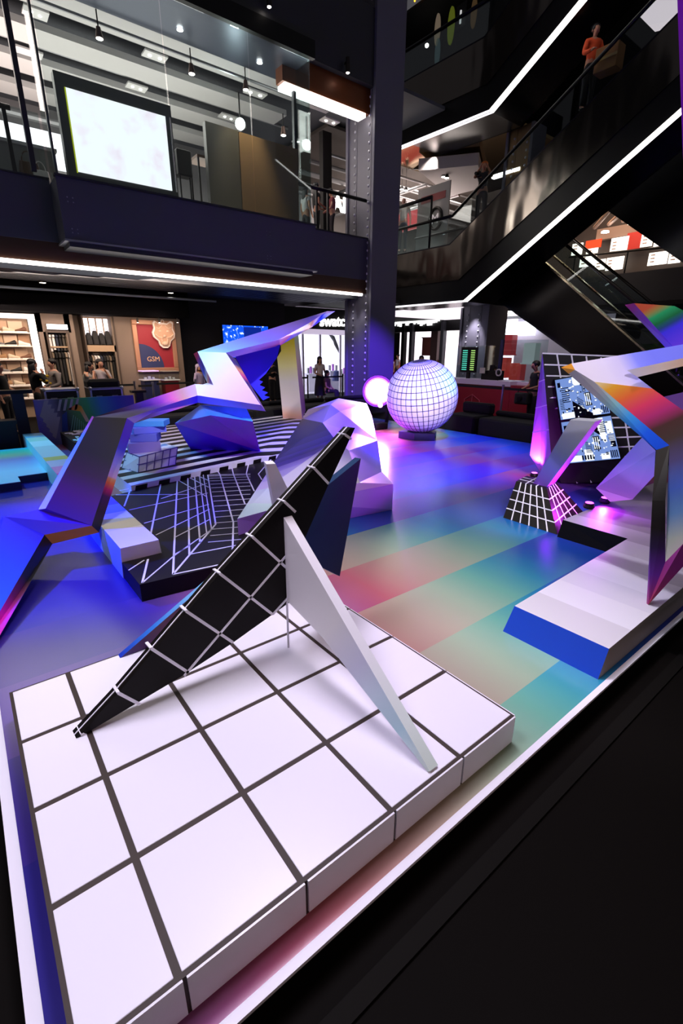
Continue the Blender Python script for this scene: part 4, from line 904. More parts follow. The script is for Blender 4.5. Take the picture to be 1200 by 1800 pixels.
for k, (x0, x1_, y0, y1) in enumerate(menus):
    X = FX-.5; m0 = PX(x0, (y0+y1)/2, X); m1 = PX(x1_, (y0+y1)/2-3, X); zt_ = PX((x0+x1_)/2, y0, X)[2]; zb_ = PX((x0+x1_)/2, y1, X)[2]
    o = thing('menu_lightbox', 'glowing menu lightbox of the food court, %s' % wn[k], 'menu board', (X, (m0[1]+m1[1])/2, zb_), 'menu lightboxes of the food court')
    lb_ = MB().box(X, X+.06, m1[1]+.03, m0[1]-.03, zb_, zt_).build('lightbox', emis('menu_glow', '#fff0e0', 2.6), o)
    for j in range(3): MB().box(X-.008, X, m0[1]-.3, m0[1]-.12, zb_+.12+j*.14, zb_+.17+j*.14).build('text_line', mat('menu_text', '#a08070', .6), lb_)
u, v = PX(1103, 410, FX-.5), PX(1124, 436, FX-.5)
one('red_signboard', MB().box(FX-.5, FX-.44, v[1], u[1], v[2], u[2]), mat('menu_red', '#a01c14', .5, emit='#c02010', es=.4), 'red panel between the food court menu boards', 'sign')
u, v = PX(1030, 424, FX-.55), PX(1055, 434, FX-.55)
one('red_menu_title', MB().box(FX-.56, FX-.5, v[1], u[1], v[2], u[2]), mat('menu_red2', '#d03010', .5, emit='#e04010', es=1.), 'orange red title strip over the left food court menu', 'sign')
area('food_court_light', (24, 9, 9.0), (25, 9, 4), '#ffd8b8', 420, 4, 4)
o = thing('handrail', 'slim food court rail with glass panels at the far right', 'railing', (24, 8, 5.05))
r0, r1 = PX(1000, 452, 24), PX(1260, 425, 24)
MB().tube([r0, r1], .05).build('rail', M_SATIN, o)
for t in (.05, .45, .85):
    c_ = lerp(r0, r1, t); MB().tube([c_, V3(c_[0], c_[1], 4.6)], .035, 6).build('post', M_SATIN, o)
one('trim_food_slab', MB().box(23.7, 24.0, 2, 13.3, 3.8, 5.0), M_DGREY2, 'dark slab edge of the food court floor', 'slab', kind='structure')
for k in range(4):
    p0, p1 = PX(1045+k*25, 400-k*6, 25), PX(1080+k*25, 372+k*4, 22)
    one('food_court_pipe', MB().tube([p0, p1+V3(0, 0, .3)], .09), mat('warm_pipe', '#a88a78', .5, .3), 'warm lit ceiling pipe of the food court, %s from the left' % ('first', 'second', 'third', 'fourth')[k], 'pipe', 'ceiling pipes of the food court')
for k, (x, y) in enumerate(((1063, 409), (1110, 394), (1150, 418))):
    p = PX(x, y, 24.5); one('food_court_downlight', MB().lathe(p, [(.16, 0), (.16, .05), (.1, .08)], 14), M_LAMP, 'round food court downlight, %s from the left' % ('first', 'second', 'third')[k], 'light', 'food court downlights')
# high features: bottom centre at top
u = PX(792, 22, 17)
one('ceiling_high_right', MB().box(16.8, 34, 2, 20, 14.2, 14.3), M_CEIL, 'black ceiling of the third floor', 'ceiling', kind='structure')
one('wall_third_back', MB().box(19, 19.2, 10, 14.5, 10.5, 14.2), mat('third_wall', '#1e1810', .5, .2), 'dim bronze wall of the third floor', 'wall', kind='structure')
for k, (x, y, r, c0, lab) in enumerate(((768, 52, .33, '#d8c0a0', 'cream'), (792, 45, .38, '#a8b830', 'lime green'), (768, 92, .3, '#6a8488', 'teal'), (832, 22, .3, '#8a6a40', 'ochre'))):
    p = PX(x, y, 17.2)
    one('skateboard_deck', MB().slab([p+V3(0, r*.42*math.cos(t), r*1.5*math.sin(t)) for t in np.linspace(0, 2*math.pi, 17)[:-1]], [p+V3(.04, r*.42*math.cos(t), r*1.5*math.sin(t)) for t in np.linspace(0, 2*math.pi, 17)[:-1]]), mat('deck_'+lab, c0, .5, emit=c0, es=.12), '%s oval board hanging on the third floor' % lab, 'board', 'boards on the third floor')
p = PX(803, 45, 17.1)
o = thing('number_sign', 'dim white number 1 sign on the third floor', 'sign', p)
text_mesh('digit', '1', .55, p, (0, -1, 0), (0, 0, 1), .02, mat('digit_white', '#d8d4d0', .5, emit='#ffffff', es=.5), o)
MB().box(17.15, 17.2, p[1]-.35, p[1]+.1, p[2]-.1, p[2]+.6).build('plate', M_BLACK, o)
p = PX(727, 4, 16.8)
o = thing('neon_sign', 'orange neon letters at the top beside the column', 'sign', p); text_mesh('letters', 'Hip', .4, p, (0, -1, 0), (0, 0, 1), .02, emis('neon_orange', '#ffa020', 5.), o)
for k, (x, y) in enumerate(((758, 18), (750, 80))):
    one('spot_bulb', MB().ball(PX(x, y, 17.5), .07, 10, 8), M_LAMP, 'tiny third floor spot bulb, %s' % ('upper', 'lower')[k], 'light', 'third floor bulbs')
# white ceiling light fixture top right, purple banner
P = [PX(1125, 30, 20), PX(1150, 2, 20), PX(1210, -30, 20), PX(1205, 10, 20), PX(1168, 38, 20), PX(1140, 45, 20)]
one('ceiling_panel_light', MB().slab(P, q2(P, .5)), mat('pale_panel', '#e8dce4', .5, emit='#ffe8f0', es=.9), 'pale rectangular ceiling light seen over the top escalator', 'light')
P = [PX(1172, -500, 6), PX(1300, -500, 6), PX(1260, 330, 6), PX(1200, 280, 6)]
one('purple_banner', MB().slab(P, q2(P, .03)), mat('purple_banner', '#6a14a0', .6, emit='#6a14a0', es=.45), 'purple lit hanging banner at the right edge', 'banner')
# ================================================================== STAGE
SX0, SX1, SY0, SY1 = .043, 9.25, -1.745, 8.2
o = thing('stage', 'low black stage with colour gradient vinyl deck and white border strip', 'stage', (4.6, 3.2, FZ))
MB().box(SX0-.003, SX1+.04, SY0-.003, SY1+.04, FZ, -.012).build('body', mat('skirt_black', '#080605', .8, spec=.08), o)
# printed deck: colour bands along X, each with its own shift of one colour cycle
cyc = [(-4.2, '#3a2ca8'), (-3.0, '#5a3a9a'), (-2.2, '#2e2688'), (-1.75, '#3a2e94'), (-1.35, '#8a5aa0'), (-.75, '#b8566a'), (-.35, '#b08a80'), (0, '#aea08e'), (.4, '#98b096'), (.8, '#62ac9a'), (1.2, '#2490b0'), (1.65, '#1458b4'), (2.3, '#2434a8'), (3.4, '#3a2ca0'), (4.4, '#7a3a98'), (5.0, '#c05a6a'), (5.6, '#a89a86'), (6.4, '#3a9aa0'), (7.5, '#2a3ab0')]
ct = [c_[0] for c_ in cyc]; cc = np.array([lin(c_[1]) for c_ in cyc])
def cycle(t): return [np.interp(t, ct, cc[:, i]) for i in range(3)]
edges = [SY0+.03, -1.46, -.88, -.28, .32, .92, 1.52, 2.12, 2.72, 3.32, 3.92, 4.52, 5.12, 5.72, 6.32, 6.92, 7.52, SY1]
tan = [1.55, 2.15, 2.55, 3.2, 2.75, 1.7, 2.3, 2.0, 2.4, 1.9, 2.2, 2.6, 3.0, 2.5, 2.1, 2.8, 2.4]
xs = np.concatenate([[SX0+.04], np.arange(.3, SX1, .2), [SX1]])
vs_, fs, cols_ = [], [], []
for k in range(len(edges)-1):
    for i in range(len(xs)-1):
        b0 = len(vs_); vs_ += [(xs[i], edges[k], 0), (xs[i+1], edges[k], 0), (xs[i+1], edges[k+1], 0), (xs[i], edges[k+1], 0)]
        fs.append((b0, b0+1, b0+2, b0+3)); tt = lambda x: -2.0 if (k >= 5 and x < 1.3) else x-tan[k]
        ca, cb = cycle(tt(xs[i])), cycle(tt(xs[i+1])); cols_ += [ca, cb, cb, ca]
mb = MB(); mb.add(vs_, fs)
dk = mb.build('deck_print', vcol('gradient_vinyl', .22, .5), o, fix=False)
at = dk.data.color_attributes.new('Col', 'FLOAT_COLOR', 'POINT')
for i, c_ in enumerate(cols_): at.data[i].color = (*c_, 1)
MB().box(SX0+.04, SX1, SY0+.03, SY1, -.012, -.001).build('deck_board', M_WHITE, o)
MB().box(SX0, SX1, SY0, SY0+.031, -.012, .003).build('border_strip', mat('border_white', '#f0ecf6', .45, spec=.4), o)
MB().box(SX0, SX0+.041, SY0+.031, SY1, -.012, .003).build('border_strip', mat('border_white', '#f0ecf6', .45, spec=.4), o)
one('carpet_strip', MB().box(SX0-.3, 12, SY0-.16, SY0-.10, FZ, FZ+.012), mat('black_trim', '#0c0906', .7, spec=.1), 'black cable trim along the near stage edge', 'trim', kind='structure')

# ================================================================== WHITE TILED PLATFORM
PZ = .163; S = .4; SYY = .4*1.0208
GX = [.3461*S]+[i*S for i in range(1, 6)]; GY = [0.007]+[-j*SYY for j in range(1, 4)]+[-4.0262*SYY]
o = thing('tiled_platform', 'low white platform with dark grid joints carrying the black blade sculpture', 'platform', ((GX[0]+GX[-1])/2, (GY[0]+GY[-1])/2, 0))
MB().box(GX[0]+.004, GX[-1]-.004, GY[-1]+.004, GY[0]-.004, 0, PZ-.003).build('core', M_JOINT, o)
j = .0115
def tilebox(x0, x1, y0, y1, z0, z1): return MB().box(x0, x1, y0, y1, z0, z1).build('tile', M_TILE, o, bevel=.0015)
for a in range(5):
    for b in range(4):
        x0 = GX[a]+(j*1.6 if a == 0 else j); x1 = GX[a+1]-(j if a < 4 else j*1.3)
        y1 = GY[b]-(j*1.4 if b == 0 else j); y0 = GY[b+1]+(j if b < 3 else j*1.6)
        tilebox(x0, x1, y0, y1, PZ-.01, PZ)
for a in range(5):     # side panels toward the near stage edge
    MB().box(GX[a]+.006+(.012 if a else 0), GX[a+1]-.006+.012*(a < 4), GY[-1]-.003, GY[-1]+.008, .012, PZ-.004).build('side_panel', M_TILE, o)
for b in range(4):
    MB().box(GX[-1]-.008, GX[-1]+.003, GY[b+1]+.006, GY[b]-.006, .012, PZ-.004).build('side_panel', M_TILE, o)

# ================================================================== BLACK BLADE SCULPTURE
T = G(140, 1303, PZ); RB = G(507, 1138, PZ); P1 = UP(514, 1055, RB); FT = G(758, 1363, PZ)
ybl = P1[1]                                          # blade stands in the plane y = ybl
def BL(x, y): return PY(x, y, ybl)
o = thing('blade_sculpture', 'black gridded blade sculpture propped by a white fin on the tiled platform', 'sculpture', (RB[0], RB[1], PZ))
M_BB = mat('blade_black', '#0e0908', .5, spec=.15)
bt = .06
front = [BL(146, 1307), BL(319, 1189), BL(409, 1130), BL(514, 1055), BL(514, 996), BL(577, 852), BL(624, 752), BL(616, 752), BL(499.6, 882), BL(386, 1008), BL(208, 1218), BL(134, 1299)]
for p in front: p[2] = max(p[2], PZ+.001)
bk_ = MB().slab(front, [p+V3(-.004, bt, 0) for p in front]).build('black_blade', M_BB, o)
mb = MB(); nB = V3(0, -1, 0)
# cross lines of the blade with return over the edge
cross = [((144, 1290), (158, 1297)), ((208, 1218), (246, 1238)), ((266, 1140), (331, 1182)), ((327, 1074), (409, 1129)), ((386, 1008), (479, 1080)), ((444, 944), (514, 1008)), ((500, 882), (519, 900)), ((552, 823), (577, 850)), ((606, 764), (617, 772))]
for a, b in cross:
    A, B = BL(*a), BL(*b); line_on(mb, A, B, .014, nB)
    mb.bar(A+V3(0, 0, .002), A+V3(-.004, bt, .002), .014, .006)
for a, b in (((323, 1188), (514, 963)),): line_on(mb, BL(*a), BL(*b), .013, nB)
line_on(mb, BL(479, 1080), BL(514, 1041), .013, nB)
ep = [BL(134, 1299), BL(208, 1218), BL(386, 1008), BL(499.6, 882), BL(616, 752)]
for u0, u1 in zip(ep, ep[1:]):
    d = (u1-u0)/np.linalg.norm(u1-u0); eN = np.array([-d[2], 0, d[0]])
    mb.bar(u0+V3(0, bt*.5, 0)+eN*.001, u1+V3(0, bt*.5, 0)+eN*.001, .008, .006)
mb.build('white_lines', M_LINE, bk_)
# white fin: vertical plane through P1 and its foot
def FN(x, y): return VPL(x, y, P1, FT)
ft = .05
top = UP(514, 909, P1); lo = P1.copy(); foot1 = FN(750, 1367); foot1[2] = PZ; foot2 = FN(762, 1358)
fr = [top, lo, FN(567, 1121), foot1, FT+V3(0, 0, .0)]
fr = [top, lo, FN(567, 1121), foot1, foot1+V3(0, -.012, .012)]
mw_ = mat('fin_white', '#eae8ec', .4)
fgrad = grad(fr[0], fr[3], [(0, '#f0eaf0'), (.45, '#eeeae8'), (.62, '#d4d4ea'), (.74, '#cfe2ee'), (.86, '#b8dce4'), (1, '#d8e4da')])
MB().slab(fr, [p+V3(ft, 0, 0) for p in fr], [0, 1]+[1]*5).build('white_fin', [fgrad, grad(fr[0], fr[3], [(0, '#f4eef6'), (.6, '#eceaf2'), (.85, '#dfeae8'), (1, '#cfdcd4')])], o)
# blue fin
ang = math.radians(14); e = V3(math.cos(ang), math.sin(ang), 0)
def BF(x, y): return VPL(x, y, P1, P1+e)
q = [BF(519, 899), BF(634, 806), BF(597, 1013), BF(540, 985), BF(516, 960)]
MB().slab(q, [p+V3(-.01, .045, 0) for p in q], [0, 1, 2, 1, 1, 1, 1]).build('blue_fin', [grad(q[0], q[2], [(0, '#08446c'), (.35, '#0c2258'), (1, '#0c0c40')], .5, .15), mat('navy_side', '#16204a', .4), mat('fin_edge_blue', '#0c345c', .45, spec=.2)], o)
# rear blade with pale blue edge
R0 = G(211, 1157, PZ); yR = R0[1]
def RL(x, y): return PY(x, y, yR)
q = [R0, RL(330, 1115), RL(450, 1040), RL(500, 900), RL(472, 935), RL(403, 991)]
q[1][2] = max(q[1][2], PZ+.01)
MB().slab(q, [p+V3(0, .04, 0) for p in q], [0, 0, 0, 0, 0, 1, 1, 1]).build('rear_blade', [grad(q[0], q[5], [(0, '#3a1c6a'), (.3, '#5a2450'), (1, '#7a2c3c')]), grad(q[0], q[5], [(0, '#1030c0'), (.3, '#2f80e0'), (1, '#9adcf4')])], o)
q = [PY(468, 816, .05), PY(484, 815, .05), PY(540, 930, .05), PY(500, 990, .05), PY(484, 900, .05)]
MB().slab(q, [p+V3(.03, .09, 0) for p in q]).build('rear_white_fin', M_WHITE, o)
MB().tube([RB, P1], .006, 6).build('support_rod', mat('clear_rod', '#d8d4dc', .2), o)

# ================================================================== BLACK WARPED GRID SLAB
BZ = .144
KZ = .27
tL, tR = G(212, 965, KZ), G(278, 948, KZ); yb_ = (tL[1]+tR[1])/2
sl = [V3(1.006, .824, 0), G(430, 1020, 0), V3(2.15, .72, 0), V3(4.05, 1.6, 0), V3(4.1, 3.95, 0), V3(1.45, 3.36, 0), V3(1.0, 3.2, 0)]
sl = [V3(p[0], p[1], 0) for p in (V3(1.006, .824, 0), V3(2.3, .70, 0), V3(3.0, 1.4, 0), V3(4.15, 3.95, 0), V3(1.66, 3.40, 0), V3(tR[0]+.02, 3.33, 0), V3(tR[0]+.02, yb_+.02, 0), V3(1.006, yb_+.02, 0))]
o = thing('warped_grid_slab', 'low black slab printed with a warped white perspective grid', 'platform', (2.2, 2.2, 0))
bk_ = MB().prism(sl, (0, 0, BZ)).build('slab', mat('slab_black', '#120e0c', .5, spec=.25), o)
mb = MB()
def SLl(pts, w=.016):
    for a, b in zip(pts, pts[1:]): line_on(mb, G(*a, BZ), G(*b, BZ), w, (0, 0, 1))
Z3 = lambda *P: [(150+x/3, 700+y/3) for x, y in P]
# verticals of the picture grid
SLl(Z3((300, 975), (330, 850))); SLl(Z3((345, 715), (400, 440))); SLl(Z3((205, 570), (240, 475))); SLl(Z3((240, 475), (180, 488)))
SLl(Z3((462, 930), (485, 420))); SLl(Z3((548, 825), (540, 410))); SLl(Z3((605, 765), (575, 400))); SLl(Z3((640, 715), (600, 398)), .012); SLl(Z3((665, 690), (620, 396)), .012); SLl(Z3((687, 665), (645, 405)))
SLl(Z3((775, 845), (780, 655), (710, 405), (690, 372))); SLl(Z3((842, 560), (780, 400), (770, 355))); SLl(Z3((890, 490), (848, 400), (862, 340))); SLl(Z3((930, 430), (912, 400), (990, 310)))
# lines fanning on the left plane
SLl(Z3((462, 930), (845, 850))); SLl(Z3((555, 823), (840, 768))); SLl(Z3((462, 930), (687, 665)))
SLl(Z3((300, 975), (690, 640))) if False else None
for a, b in (((228, 908), (310, 855)), ((300, 975), (470, 830)), ((470, 830), (670, 690)), ((372, 722), (655, 585)), ((470, 735), (655, 640)), ((310, 660), (650, 560)), ((232, 590), (645, 500)), ((160, 510), (545, 508)), ((470, 825), (548, 780)), ((400, 530), (640, 450)), ((485, 430), (640, 520)), ((540, 415), (650, 470)), ((575, 402), (650, 435))):
    SLl(Z3(a, b), .012)
for k in range(16):    # horizontals on the right plane
    t = k/15; y0 = 405+(760-405)*t**1.5; xl = 645+(605-645)*max(0, (t-.75)/.25)+(42*min(1, t/.75)); xr = 950-95*t
    SLl(Z3((xl, y0), (min(xr, 870), y0-6-12*t)), .010)
mb.build('white_grid_lines', M_LINE, bk_)

# ================================================================== CHEVRON PLATE
CZ = .21
cp = [(1.66, 3.41), (4.12, 3.96), (6.0, 5.2), (8.1, 7.0), (8.1, 8.0), (2.6, 8.0), (1.66, 5.6)]
o = thing('chevron_plate', 'raised plate with bold black and white chevron stripes under the zigzag sculpture', 'platform', (4, 5.8, 0))
bk_ = MB().prism([V3(x, y, 0) for x, y in cp], (0, 0, CZ)).build('plate', mat('chevron_white', '#e6e2ea', .4), o)
axis0 = G(452, 800, CZ); axis1 = G(520, 738, CZ); ad = (axis1-axis0)[:2]; ad /= np.linalg.norm(ad); an = np.array([-ad[1], ad[0]])
M_STRP = mat('chevron_black', '#120e0c', .5, spec=.25)
mb = MB()
def polytop(poly):
    if len(poly) >= 3: mb.prism([V3(p[0], p[1], CZ-.004) for p in poly], (0, 0, .007))
d1 = np.array([1., 0]); dleft = np.array([-.97, .24]); 
# left family: bands parallel to the plate front edge; right family: bands parallel to X
fe = np.array([cp[1][0]-cp[0][0], cp[1][1]-cp[0][1]]); fe /= np.linalg.norm(fe); fn = np.array([-fe[1], fe[0]])
for k in range(14):
    c0 = fn @ np.array(cp[0])+.14+k*.36
    poly = [tuple(p) for p in cp]
    poly = clip2(poly, fn[0], fn[1], c0+.18); poly = clip2(poly, -fn[0], -fn[1], -c0)
    poly = clip2(poly, -an[0], -an[1], -(an @ axis0[:2]))
    polytop(poly)
    gn = np.array([-.05, 1.]); gn /= np.linalg.norm(gn)
    # matching band on the other side of the fold
    t = (c0-fn @ axis0[:2])/(fn @ ad); m0 = axis0[:2]+ad*t; t2 = (c0+.18-fn @ axis0[:2])/(fn @ ad); m1 = axis0[:2]+ad*t2
    g2 = np.array([.35, .94]); g2 /= np.linalg.norm(g2)
    ca, cb = g2 @ m0, g2 @ m1
    poly = [tuple(p) for p in cp]; poly = clip2(poly, g2[0], g2[1], max(ca, cb)); poly = clip2(poly, -g2[0], -g2[1], -min(ca, cb)); poly = clip2(poly, an[0], an[1], an @ axis0[:2])
    polytop(poly)
mb.build('black_stripes', M_STRP, bk_)
A, B = V3(*cp[0], 0), V3(*cp[1], 0); mb = MB(); nn = 16
for k in range(0, nn, 2):
    a, b = lerp(A, B, k/nn), lerp(A, B, (k+1)/nn); s_ = V3(.06, .02, 0); off = V3(-fn[0]*-.0, 0, 0)
    f_ = V3(-fn[0], -fn[1], 0)*.006
    mb.slab([a+f_, b+f_, b+s_+f_+V3(0, 0, CZ), a+s_+f_+V3(0, 0, CZ)], [a-f_, b-f_, b+s_-f_+V3(0, 0, CZ), a+s_-f_+V3(0, 0, CZ)])
mb.build('edge_stripes', M_STRP, bk_)

# ================================================================== LONG STRIPED BENCH BEAM
o = thing('striped_bench', 'long low bench beam with pastel colour bars and chamfered cyan side', 'bench', (1.3, 4.5, 0))
x0t, x1t, y0t, y1t = tL[0], tR[0], (tL[1]+tR[1])/2, 8.15
gr = grad((0, y0t, 0), (0, 8.6, 0), [(0, '#f2eef0'), (.035, '#f2eef0'), (.06, '#e4e2c8'), (.09, '#c8dcf0'), (.13, '#6aa8f0'), (.17, '#3060e0'), (.24, '#3048d8'), (.30, '#5a6ae8'), (.36, '#e060b8'), (.42, '#e888c0'), (.48, '#d8c0d8'), (.54, '#f0c060'), (.58, '#d8d4d4'), (.72, '#e8e8e8'), (.80, '#c8d8c8'), (.86, '#60c0e8'), (.92, '#2090d8'), (1, '#3050c0')], const=True)
gs = grad((0, y0t, 0), (0, y1t, 0), [(0, '#bfe6ff'), (.3, '#b8e8ff'), (.6, '#e0f4ff'), (1, '#b0e8ff')])
ring = [(1.0, 0), (x1t+.012, 0), (x1t+.01, BZ), (x1t, KZ), (x0t, KZ)]
F = [V3(x, (y0t if z > .1 else y0t+.022), z) for x, z in ring]; Bk = [V3(x, y1t, z) for x, z in ring]
MB().slab(F, Bk, [0, 0, 0, 0, 0, 1, 2]).build('beam', [M_WHITE, gr, gs], o)
MB().box(1.63, 2.1, 6.7, 8.15, .0, KZ-.02).build('glyph_panel', M_STRP, o)
mb = MB()
for k in range(26):
    x = 1.66+.4*random.random()*.9; y = 6.75+1.25*random.random(); w = .04+.1*random.random(); h = .06+.12*random.random()
    mb.box(x, min(x+w, 2.09), y, min(y+h, 8.14), KZ-.03, KZ-.012)
tag(mb.build('white_glyphs', M_LINE, o), kind='stuff')
# left low platforms
o = thing('low_platform', 'low cyan lit platform at the left edge of the stage', 'platform', (.6, 6.2, 0))
lp = [V3(.1, 7.6, 0), V3(.1, 4.92, 0), V3(.645, 4.92, 0), V3(.645, 5.26, 0), V3(1.0, 5.28, 0), V3(1.0, 7.6, 0)]
MB().prism(lp, (0, 0, .1)).build('platform_body', mat('platform_navy', '#10103a', .5), o)
MB().prism([p+V3(0, 0, .1) for p in lp], (0, 0, .006)).build('printed_top', grad((0, 4.9, 0), (0, 7.6, 0), [(0, '#c8ecff'), (.3, '#d8e8ff'), (.5, '#c8b8e8'), (.62, '#b890c8'), (.75, '#b8b890'), (.9, '#60c8a8'), (1, '#40b8d8')], .3), o)

# ================================================================== PRINTED BACK PANEL, FLIGHT CASES
BY = 8.6
a, b = PY(58, 703, BY), PY(234, 695, BY)
o = thing('printed_panel', 'low printed backdrop panel with zigzag art and blue green gradient', 'panel', ((a[0]+b[0])/2, BY, 0))
zt_ = (a[2]+b[2])/2
MB().box(a[0], b[0], BY, BY+.06, FZ, zt_).build('board', grad((a[0], BY, 0), (b[0], BY, .3), [(0, '#5848c8'), (.18, '#7a78a8'), (.3, '#303448'), (.42, '#4a8a58'), (.55, '#30a070'), (.68, '#2878d0'), (.85, '#2840d0'), (1, '#4a30c0')]), o)
def PNL(u, v): return V3(a[0]+(b[0]-a[0])*u, BY-.004, zt_*v)
mb = MB()
for k in range(5):
    for s0, s1 in ((0, 1),):
        mb.prism([PNL(.03+.02*k, .62-.12*k), PNL(.1+.02*k, .98-.1*k), PNL(.14+.02*k, .98-.1*k), PNL(.06+.02*k, .55-.12*k)], (0, .008, 0))
for k in range(4): mb.prism([PNL(.2+.055*k, .72), PNL(.225+.055*k, .72), PNL(.265+.055*k, .98), PNL(.24+.055*k, .98)], (0, .008, 0))
mb.build('grey_zigzags', mat('print_grey', '#9a98b0', .5), o)
MB().prism([PNL(.30, .74), PNL(.40, .86), PNL(.44, .8), PNL(.50, .40), PNL(.46, .42), PNL(.42, .68)], (0, .009, 0)).build('yellow_flash', grad(PNL(.3, .8), PNL(.5, .4), [(0, '#b03060'), (.4, '#e0a020'), (1, '#d8e0d8')]), o)
MB().prism([PNL(.2, .1), PNL(.24, .62), PNL(.29, .7), PNL(.26, .1)], (0, .01, 0)).build('blue_blade_print', mat('print_blue', '#1a3a90', .5), o)
mb = MB()
for k in range(7):
    mb.prism([PNL(.27+.03*k, .06), PNL(.276+.03*k, .06), PNL(.352+.016*k, .6-.04*k), PNL(.346+.016*k, .6-.04*k)], (0, .012, 0))
mb.build('fan_lines', mat('print_mint', '#7ac0b0', .5), o)
M_CASE = mat('case_black', '#18181e', .6); M_ALU = mat('aluminium', '#c4c6d4', .3, .9)
def flight_case(x0, x1_, y0, y1, z0, z1, label):
    o = thing('flight_case', label, 'case', ((x0+x1_)/2, (y0+y1)/2, FZ), 'flight cases behind the backdrop')
    bd_ = MB().box(x0, x1_, y0, y1, FZ+.08, z1).build('body', M_CASE, o)
    t = .035
    for z in (z1-t, z1-.22, z1-.26, FZ+.08): MB().box(x0-.008, x1_+.008, y0-.008, y0+.02, z, z+t).build('edge_trim', M_ALU, o)
    for x in (x0-.008, x1_-t+.008): MB().box(x, x+t, y0-.01, y0+.02, FZ+.08, z1).build('edge_trim', M_ALU, o)
    MB().box(x0-.008, x1_+.008, y0-.008, y1, z1-.012, z1+.008).build('lid_plate', M_ALU, o)
    for x in (x0, x1_):
        MB().ball((x, y0, z1), .04, 10, 6).build('corner', M_ALU, bd_)
    for f_ in (.25, .75):
        x = x0+(x1_-x0)*f_; MB().box(x-.06, x+.06, y0-.02, y0, z1-.25, z1-.16).build('latch', M_STEEL, bd_)
    for x in (x0+.1, x1_-.1): MB().lathe((x, y0+.1, FZ+.04), [(.04, -.02), (.04, .02)], 10, axis=0).build('castor', M_BLACK, bd_)
ca, cb = PY(77, 686, 9.2), PY(136, 684, 9.2)
flight_case(ca[0], cb[0], 9.2, 9.8, FZ, ca[2], 'black flight case with aluminium edges, left one behind the backdrop')
ca, cb = PY(158, 683, 9.2), PY(214, 683, 9.2)
flight_case(ca[0], cb[0], 9.2, 9.8, FZ, ca[2], 'black flight case under the soft bag behind the backdrop')
u, v = PY(153, 668, 9.3), PY(213, 683, 9.3)
one('soft_bag', MB().box(u[0], v[0], 9.3, 9.75, cb[2]+.01, u[2]), M_FABRIC, 'soft black bag lying on the right flight case', 'bag', bevel=.05)
# dark stand and bench at left
u = PY(30, 690, 8.8)
o = thing('navy_stand', 'dark navy T shaped stand at the left edge of the stage', 'stand', (u[0], 8.8, FZ))
MB().box(u[0]-.4, u[0]+.25, 8.7, 8.95, u[2]-.02, u[2]+.05).build('shelf', M_SATIN, o)
MB().box(u[0]-.11, u[0]+.09, 8.75, 8.9, FZ, u[2]-.02).build('pillar', mat('navy_paint', '#14183c', .5), o)
one('dark_bench', MB().box(-1, .95, 8.28, 8.58, FZ, .45).box(-1, .97, 8.26, 8.6, .45, .52), mat('bench_navy', '#0c0c24', .5), 'dark navy bench block at the left behind the cyan platform', 'bench')
u = PY(243, 688, 10.8)
o = thing('small_stand', 'small dark blue stand behind the zigzag sculpture', 'stand', (u[0], 10.8, FZ))
MB().box(u[0]-.18, u[0]+.18, 10.7, 10.95, u[2]-.03, u[2]+.03).build('top', M_SATIN, o); MB().box(u[0]-.08, u[0]+.1, 10.75, 10.9, FZ, u[2]-.03).build('pillar', mat('navy_paint', '#14183c', .5), o)
# ================================================================== ZIGZAG ARCH
def ringpts(L): return [D(x, y, h) for x, y, h in L]
o = thing('zigzag_sculpture', 'large zigzag arch sculpture with iridescent gradient faces crossing the left of the stage', 'sculpture', (1.6, 3.0, 0))
f0a, f0b = G(-70, 1195, .004), G(-42, 1190, .004)
K1, K2 = D(78, 940, 3.75), D(161, 924, 3.9); K1b, K2b = D(92, 956, 3.72), D(174, 936, 3.9)
N1, N2 = D(67, 896, 3.98), D(7, 908, 3.8); N0 = D(-80, 990, 3.4)
K1b, K2b = away(D(92, 956, 3.75), .06), away(D(174, 936, 3.9), .06)
N3 = D(80, 894, 3.95)
T1, T1b, T2, T2b = D(165, 733, 4.4), D(162, 731, 4.43), D(223, 735, 4.4), D(236, 744, 4.5)
g_l = grad(D(-20, 1080, 3.3), D(140, 880, 4), [(0, '#1878ff'), (.35, '#2a60f0'), (.6, '#3a30c0'), (1, '#5a18a8')])
g_e = grad(K1, f0a, [(0, '#1c1a1c'), (.35, '#1e1a20'), (.5, '#8a2068'), (.62, '#f018c8'), (.85, '#ff1488'), (1, '#ff2060')])
M_EDGE = mat('leg_top_edge', '#bfe8ff', .4)
N1b, N2b, N3b, N0b = away(D(72, 902, 4.05), .1), away(D(10, 914, 3.9), .1), away(D(84, 900, 4.0), .1), away(D(-76, 996, 3.5), .1)
MB().slab([K1, K2, N3, N1, N2], [K1b, K2b, N3b, N1b, N2b], [0, 0, 1, 0, 2, 2, 0]).build('knee', [g_l, mat('bare_plywood', '#d08040', .55, bump=.2, bscale=30), M_EDGE], o)
MB().slab([f0a, K1, N2, N0], [f0b, K1b, N2b, N0b], [0, 0, 1, 0, 2, 0]).build('lower_leg', [g_l, g_e, M_EDGE], o)
